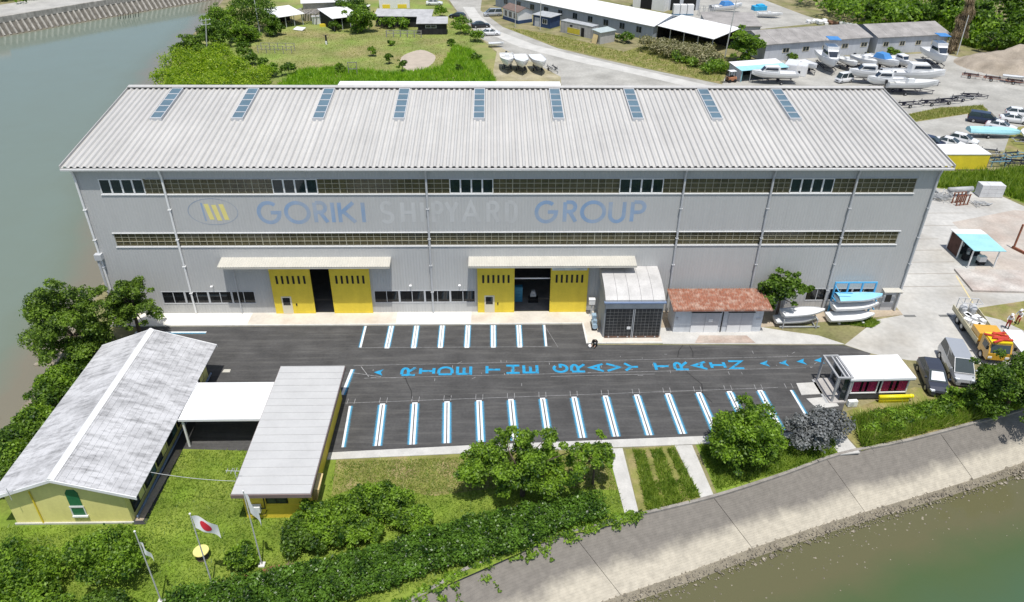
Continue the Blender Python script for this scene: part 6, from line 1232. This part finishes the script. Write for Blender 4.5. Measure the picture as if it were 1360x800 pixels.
shedbox('store', 'white store building with yellow trim at the top edge', 'building', (-17.5,147.5,0), R(5), 8.0, 6, 4, 4.3, None, m_white, m_wr, (), .2, doors=[(.8,2,1.0,m_yel),(4.8,2.4,1.0,m_yel)])
tag(MB().box(-1.4,1.4,-.9,.9,0,.1).build('x', m_white) if False else MB().box(-2,2,-1.2,1.2,1.9,2.0).box(-1.9,-1.8,-1.1,-1.0,0,1.9).box(1.8,1.9,-1.1,-1.0,0,1.9).box(-1.9,-1.8,1.0,1.1,0,1.9).box(1.8,1.9,1.0,1.1,0,1.9).build('awning', m_wr, None, False, (-21,141,0)), 'small white awning left of the white store', 'awning')
# fence rack, drying frame, swing-like frame, goal posts
def frame(name, label, cat, loc, rz, Lx, hgt, n, m, rails=(1.0,.6), dep=.6):
    T = thing(name, label, cat, loc, rz)
    for i in range(n+1):
        x = Lx*i/n
        for y in (0, dep): MB().box(x-.06,x+.06,y-.06,y+.06,-.05,hgt).build('post', m, T)
    for r in rails: MB().box(-.1,Lx+.1,-.1,-.062,hgt*r-.08,hgt*r).box(-.1,Lx+.1,dep+.062,dep+.1,hgt*r-.08,hgt*r).build('rail', m, T)
    return T
m_wood = mat('weathered_wood',(.3,.28,.26)); frame('wooden_rack','long weathered wooden rack in front of the black shed','rack',(-11.9,115.6,0),R(-2),8.0,1.5,5,m_wood); frame('wooden_trellis','low grey wooden trellis on the field by the left shrubs','trellis',(-37.4,101.2,0),R(-3),7.2,1.6,4,m_wood,dep=2.4); frame('wooden_gate','small upright wooden gate frame close behind the hall ridge','gate',(-15.5,84.5,0),R(5),1.6,2.6,1,m_wood,(.98,.5),.1)
T = thing('monument', 'small dark post with a white foot in the middle of the field', 'post', (-24.4,109.2,0)); MB().tube((0,0,0),(0,0,1.9),.25,.18,8).build('shaft', m_blkw, T); MB().tube((0,-.3,0),(0,-.3,.7),.22,.2,8).build('foot', m_white, T); MB().box(-.6,.6,-.05,.05,1.9,2.0).build('cross_bar', m_blkw, T)
# poles
def pole(label, loc, h_, lean=(0,0), r=.14, arms=2, m=None):
    T = thing('utility_pole', label, 'pole', loc, 0, 'utility poles'); m = m or m_pole; MB().tube((0,0,-.2),(lean[0],lean[1],h_),r,r*.7,8).build('shaft', m, T)
    for i in range(arms):
        z = h_-.3-.9*i; MB().cb((lean[0]*z/h_,lean[1]*z/h_,z),(1.9,.1,.1),.5).build('cross_arm', m_trim, T)
        for s in (-.8,.8): MB().tube((lean[0]*z/h_+s*math.cos(.5),lean[1]*z/h_+s*math.sin(.5),z+.05),(lean[0]*z/h_+s*math.cos(.5),lean[1]*z/h_+s*math.sin(.5),z+.28),.06,.04,6).build('insulator', m_white, T)
pole('utility pole with cross arms at the river edge of the field', (-47.4,98.6,0), 7.6, (1.3,0)); pole('grey utility pole beside the tall dark tree', (-41.6,118.8,0), 12, arms=1); pole('utility pole standing in the reeds beside the round tree', (62,98.8,0), 11.5, (.6,0)); pole('thin utility pole in front of the navy shed', (23.9,123.5,0), 11, arms=1, r=.1); pole('leaning pole beside the dead palm', (113.4,101.0,0), 8.2, (.2,.6), r=.12, arms=0); pole('thin pole in front of the white cabin', (18.0,126.2,0), 10, arms=1, r=.08)
# white buildings, tanks, boats at the top
shedbox('warehouse', 'white warehouse with a dark open doorway behind the workshop', 'building', (50.5,151,0), R(-40), 9.6, 9, 6.5, 6.8, None, m_white, m_wr, (), .2, doors=[(2.4,3.4,4.2,m_dark)])
shedbox('warehouse', 'pale grey building right of the white warehouse', 'building', (58.6,146.6,0), R(0), 9, 8, 4.4, 4.6, None, m_bgp, m_wr, (), .2, doors=[(1.2,2.4,3.4,m_dark),(4.6,3.4,3.2,m_dark)])
for i, x in enumerate((60.2,62.0,63.8)):
    T = thing('tank', ('left white plastic tank before the pale building','middle white plastic tank before the pale building','right white plastic tank before the pale building')[i], 'tank', (x,141,0), 0, 'white plastic tanks'); MB().box(-.8,.8,-.8,.8,.4,2.6).build('vessel', m_white, T); MB().box(-.85,.85,-.85,.85,0,.4).build('pallet', mat('pallet_blue',(.15,.25,.35),.8), T)
frame('steel_rack','grey steel rack right of the white plastic tanks','rack',(66,139.6,0),0,4,2.4,3,m_gal,(1,.66,.33),1.5)
shedbox('low_shed', 'low shed with a big weathered grey roof behind the round tree', 'shed', (62.8,117.9,0), R(-2), 12.2, 9, 2.3, 3.4, None, m_bgp, m_gr2, (), .3)
boat('white boat under a blue tarpaulin at the top edge', (74,143.5), R(15), 9, 3, 1.6, 'cover', .6, name='motor_boat'); boat('white boat hull lying on the upper gravel lot', (84,138,.3), R(-10), 6, 2, 1, 'open', name='motor_boat')
tag(MB().cb((0,0,.55),(3.6,2.0,1.1),.2).cb((.3,.2,1.15),(2.2,1.2,.5),.5,.15).build('tarpaulin', mat('tarp_cyan',(.03,.36,.62),.6,.1), None, False, (84.0,147.5,0)), 'bright blue tarpaulin heap at the top of the upper lot', 'tarpaulin')
for i, (x, y, s) in enumerate(((95,131,1.4),(97.5,130.5,1.2),(99.4,130,1.0),(93,131.8,1.1),(101,128.6,.9))):
    mb = MB(); 
    for k in range(7): mb.cb((rng.normal()*s*.6,rng.normal()*s*.4,s*.35*rng.random()+.2),(s*.9,s*.6,s*.5),rng.random()*3,rng.normal()*.2)
    tag(mb.build('scrap_heap', m_white if i != 1 else mat('scrap_brown',(.25,.14,.09),.9,.3), None, False, (x,y,0)), ('largest white scrap heap behind the left grey roof','brown scrap heap among the white heaps','white scrap heap right of the brown one','leftmost white scrap heap behind the left grey roof','rightmost small white scrap heap by the scrub')[i], 'scrap', 'scrap heaps on the upper lot')
# dirt mound
mb = MB(); NX, NY = 36, 26; 
for i in range(NX):
    for j in range(NY):
        u, v = i/(NX-1)*2-1, j/(NY-1)*2-1; r = math.hypot(u, v); hgt = 3.4*max(0, 1-r*r)**1.2*(1+.25*math.sin(5*u+3*v)+.15*math.sin(9*v-4*u)); x, y = u*11, v*9; c, s = math.cos(-.5), math.sin(-.5); mb.v.append((c*x-s*y, s*x+c*y, hgt-.12+.08*rng.normal()*(r < .9)))
mb.f = [(i*NY+j,(i+1)*NY+j,(i+1)*NY+j+1,i*NY+j+1) for i in range(NX-1) for j in range(NY-1)]; mb.m = [0]*len(mb.f)
struct(mb.build('dirt_mound', mat('mound_dirt',(.35,.30,.24),.95,.18,.4,col2=(.25,.21,.16),amt=.55,bump=.7,bscale=2), None, True, (119.8,91.5,0)))
# ---- right-hand yard
T = thing('container', 'long yellow container with a white roof behind the tall grass', 'container', (76.6,36.6,0)); m_yc = mat('container_yellow',(.78,.62,.04),.6,.08,.6)
MB().box(-6,6.9,0,3.9,.1,2.4).build('body', m_yc, T); MB().box(-6.05,6.95,-.05,3.95,2.4,2.52).build('roof', m_wr, T); mb = MB(); mb.box(6.901,6.95,-.02,.1,.1,2.4).box(6.901,6.95,3.8,3.92,.1,2.4); mb.build('corner_post', m_br, T); MB().box(-6,6.9,-.04,-.002,.1,.22).build('sill', m_br, T)
m_fbl = mat('frame_blue',(.16,.34,.46),.6,.2)
for i, (x, y, a, m) in enumerate(((86.4,38.6,5,m_fbl),(88.6,37.6,-8,m_bk),(90.2,40.6,12,m_fbl),(87.2,41.6,-15,m_gal),(92.2,38.8,4,m_bk))):
    trailer(('blue steel cradle nearest the yellow container','black steel cradle in front of the blue ones','blue steel cradle behind the black one','grey steel cradle at the back of the pile','black steel cradle at the right picture edge')[i], (x,y,0), R(a), 4.0, 2.0, m, 'steel cradles right of the yellow container', .9, False, 'steel_cradle')
T = thing('pallet_stack', 'stack of white wrapped blocks in front of the tall grass', 'stack', (77.5,27.4,0), R(-3))
for i in range(3):
    for j in range(3): MB().box(i*1.02,i*1.02+1.0,0,1.4,.06+j*.56,.06+j*.56+.54).build('block', mat('wrapped_white',(.60,.60,.60),.6,.08), T)
MB().box(-.05,3.1,-.03,1.43,0,.058).build('pallet', m_wood, T)
frame('steel_trestle','dark rusty steel frame left of the wrapped blocks','trestle',(73.0,24.8,0),R(12),1.7,1.5,3,m_rst,(1,.1),.8)
tag(MB().tube((0,0,1.0),(3.4,.4,1.0),.35,.35,12).box(.3,.5,-.3,.3,0,.75).box(2.8,3.0,.1,.7,0,.75).build('steel_pipe', m_gal, None, True, (73.2,27.6,0)), 'pale steel pipe lying on blocks behind the rusty frame', 'pipe')
mb = MB()
for i in range(46): a = rng.random()*6.28; c = Vector((rng.uniform(0,2.6),rng.uniform(0,2.6),.15+.7*rng.random())); dv = Vector((math.cos(a),math.sin(a),rng.normal()*.25)); mb.tube(c-dv*.8,c+dv*.8,.05,.05,5)
tag(mb.build('scrap_pile', m_gal, None, False, (70.6,25.8,0)), 'tangled pile of grey scrap bars at the hall corner', 'scrap')
mb = MB()
for i in range(14): a = rng.random()*6.28; c = Vector((rng.uniform(0,2.4),rng.uniform(-.5,.5),.12+.15*rng.random())); dv = Vector((math.cos(a),math.sin(a),0)); mb.tube(c-dv*.6,c+dv*.6,.05,.05,5)
tag(mb.build('scrap_pile', m_gal, None, False, (75.2,25.2,0)), 'low scatter of grey bars in front of the wrapped blocks', 'scrap')
T = thing('work_shelter', 'small shelter with a light blue roof in the concrete yard', 'shelter', (65.75,8.6,0)); mb = MB(); slab(mb, [(-.2,-.3,2.35),(3.5,-.3,2.25),(3.5,3.6,2.35),(-.2,3.6,2.45)], .06); mb.build('roof', m_teal, T); mb = MB(); slab(mb, [(-.2,3.61,2.45),(3.5,3.61,2.35),(3.4,4.8,2.35),(-.2,4.8,2.45)], .06); mb.build('rear_roof', m_wr, T)
for x, y in ((0,0),(2.95,0),(0,2.3),(0,4.6),(2.95,4.6)): MB().box(x-.06,x+.06,y-.06,y+.06,0,2.27).build('post', m_white, T)
MB().box(-.03,.03,2.37,4.53,.1,2.2).build('side_panel', mat('rust_dark',(.09,.045,.035),.9,.3), T); MB().box(.07,2.88,4.5,4.6,.1,2.2).build('back_panel', m_blkw, T)
T = thing('work_cart', 'white machine cart under the light blue shelter', 'cart', (67.6,9.4,0)); MB().cb((0,0,.75),(.8,.6,.6)).build('cabinet', m_white, T); MB().box(-.4,.4,-.3,.3,.2,.44).build('base', m_blkw, T)
for x in (-.3,.3):
    for y in (-.25,.25): MB().tube((x,y-.04,.1),(x,y+.04,.1),.1,.1,8).build('castor', m_tyre, T)
for x, y, s in ((66.6,10.5,.9),(66.8,12.2,1.1),(68.2,11.6,.8)): 
    T = thing('machine', {.9:'dark machine at the front of the blue shelter',1.1:'dark machine at the back of the blue shelter',.8:'small dark machine behind the white cart'}[s], 'machine', (x,y,0)); MB().cb((0,0,s*.4),(s*.9,s*.7,s*.8)).build('body', m_blkw, T); MB().tube((0,0,s*.8),(0,0,s*1.1),s*.2,s*.15,8).build('head', m_gal, T)
struct(MB().prism([(63.5,3.45),(76,2.7),(79,7.2),(63.95,8.1)], .0, .22).build('steel_slab', mat('slab_top',(.40,.34,.30),.8,.2,.5,col2=(.52,.49,.45),amt=.5)))
T = thing('steel_goal', 'dark upright steel post on a beam at the right edge of the yard', 'post', (73.6,13,0)); MB().box(-.08,.08,-.08,.08,0,3.2).build('post', m_rst, T); MB().cb((.6,-1.6,.15),(.25,3.8,.3),.35).build('beam', m_rst, T)
# far right foreground corner and far left bank
tag(MB().box(-2,2,-1.5,1.5,0,2.2).build('x', m_white) if False else MB().xprism([(-2,0),(2,0),(2,2.4),(0,3.2),(-2,2.4)],-2.5,2.5).build('hut', mat('hut_wall',(.42,.36,.36),.8,.15), None, False, (-112.5,133.5,.35), R(40)), 'small grey pink hut at the top left corner on the far bank', 'hut')
mb = MB()
for i in range(9): mb.tube((-86+.5*i,145.6+.4*i,-2.6),(-85.6+.5*i+rng.normal()*.3,145.2+.4*i,-1.6+rng.random()),.08,.06,5)
tag(mb.build('driftwood', m_blkw), 'dark driftwood lodged against the far river wall', 'driftwood')
for i, (x, y) in enumerate(((-29.6,1.5),(-30.4,-4.5),(-30.0,-12.4),(-29.6,-14.6),(-28.8,-17.4))):
    tag(MB().ell((0,0,.05),(.35,.25,.2),7,5).build('boulder', m_stone, None, False, (x-1.2,y,-2.85)), ('dark boulder in the shallows beside the hall corner','dark boulder in the shallows under the large tree','upper of three boulders in the shallows beside the house','middle of three boulders in the shallows beside the house','lowest of three boulders in the shallows beside the house')[i], 'boulder', 'boulders in the river shallows')
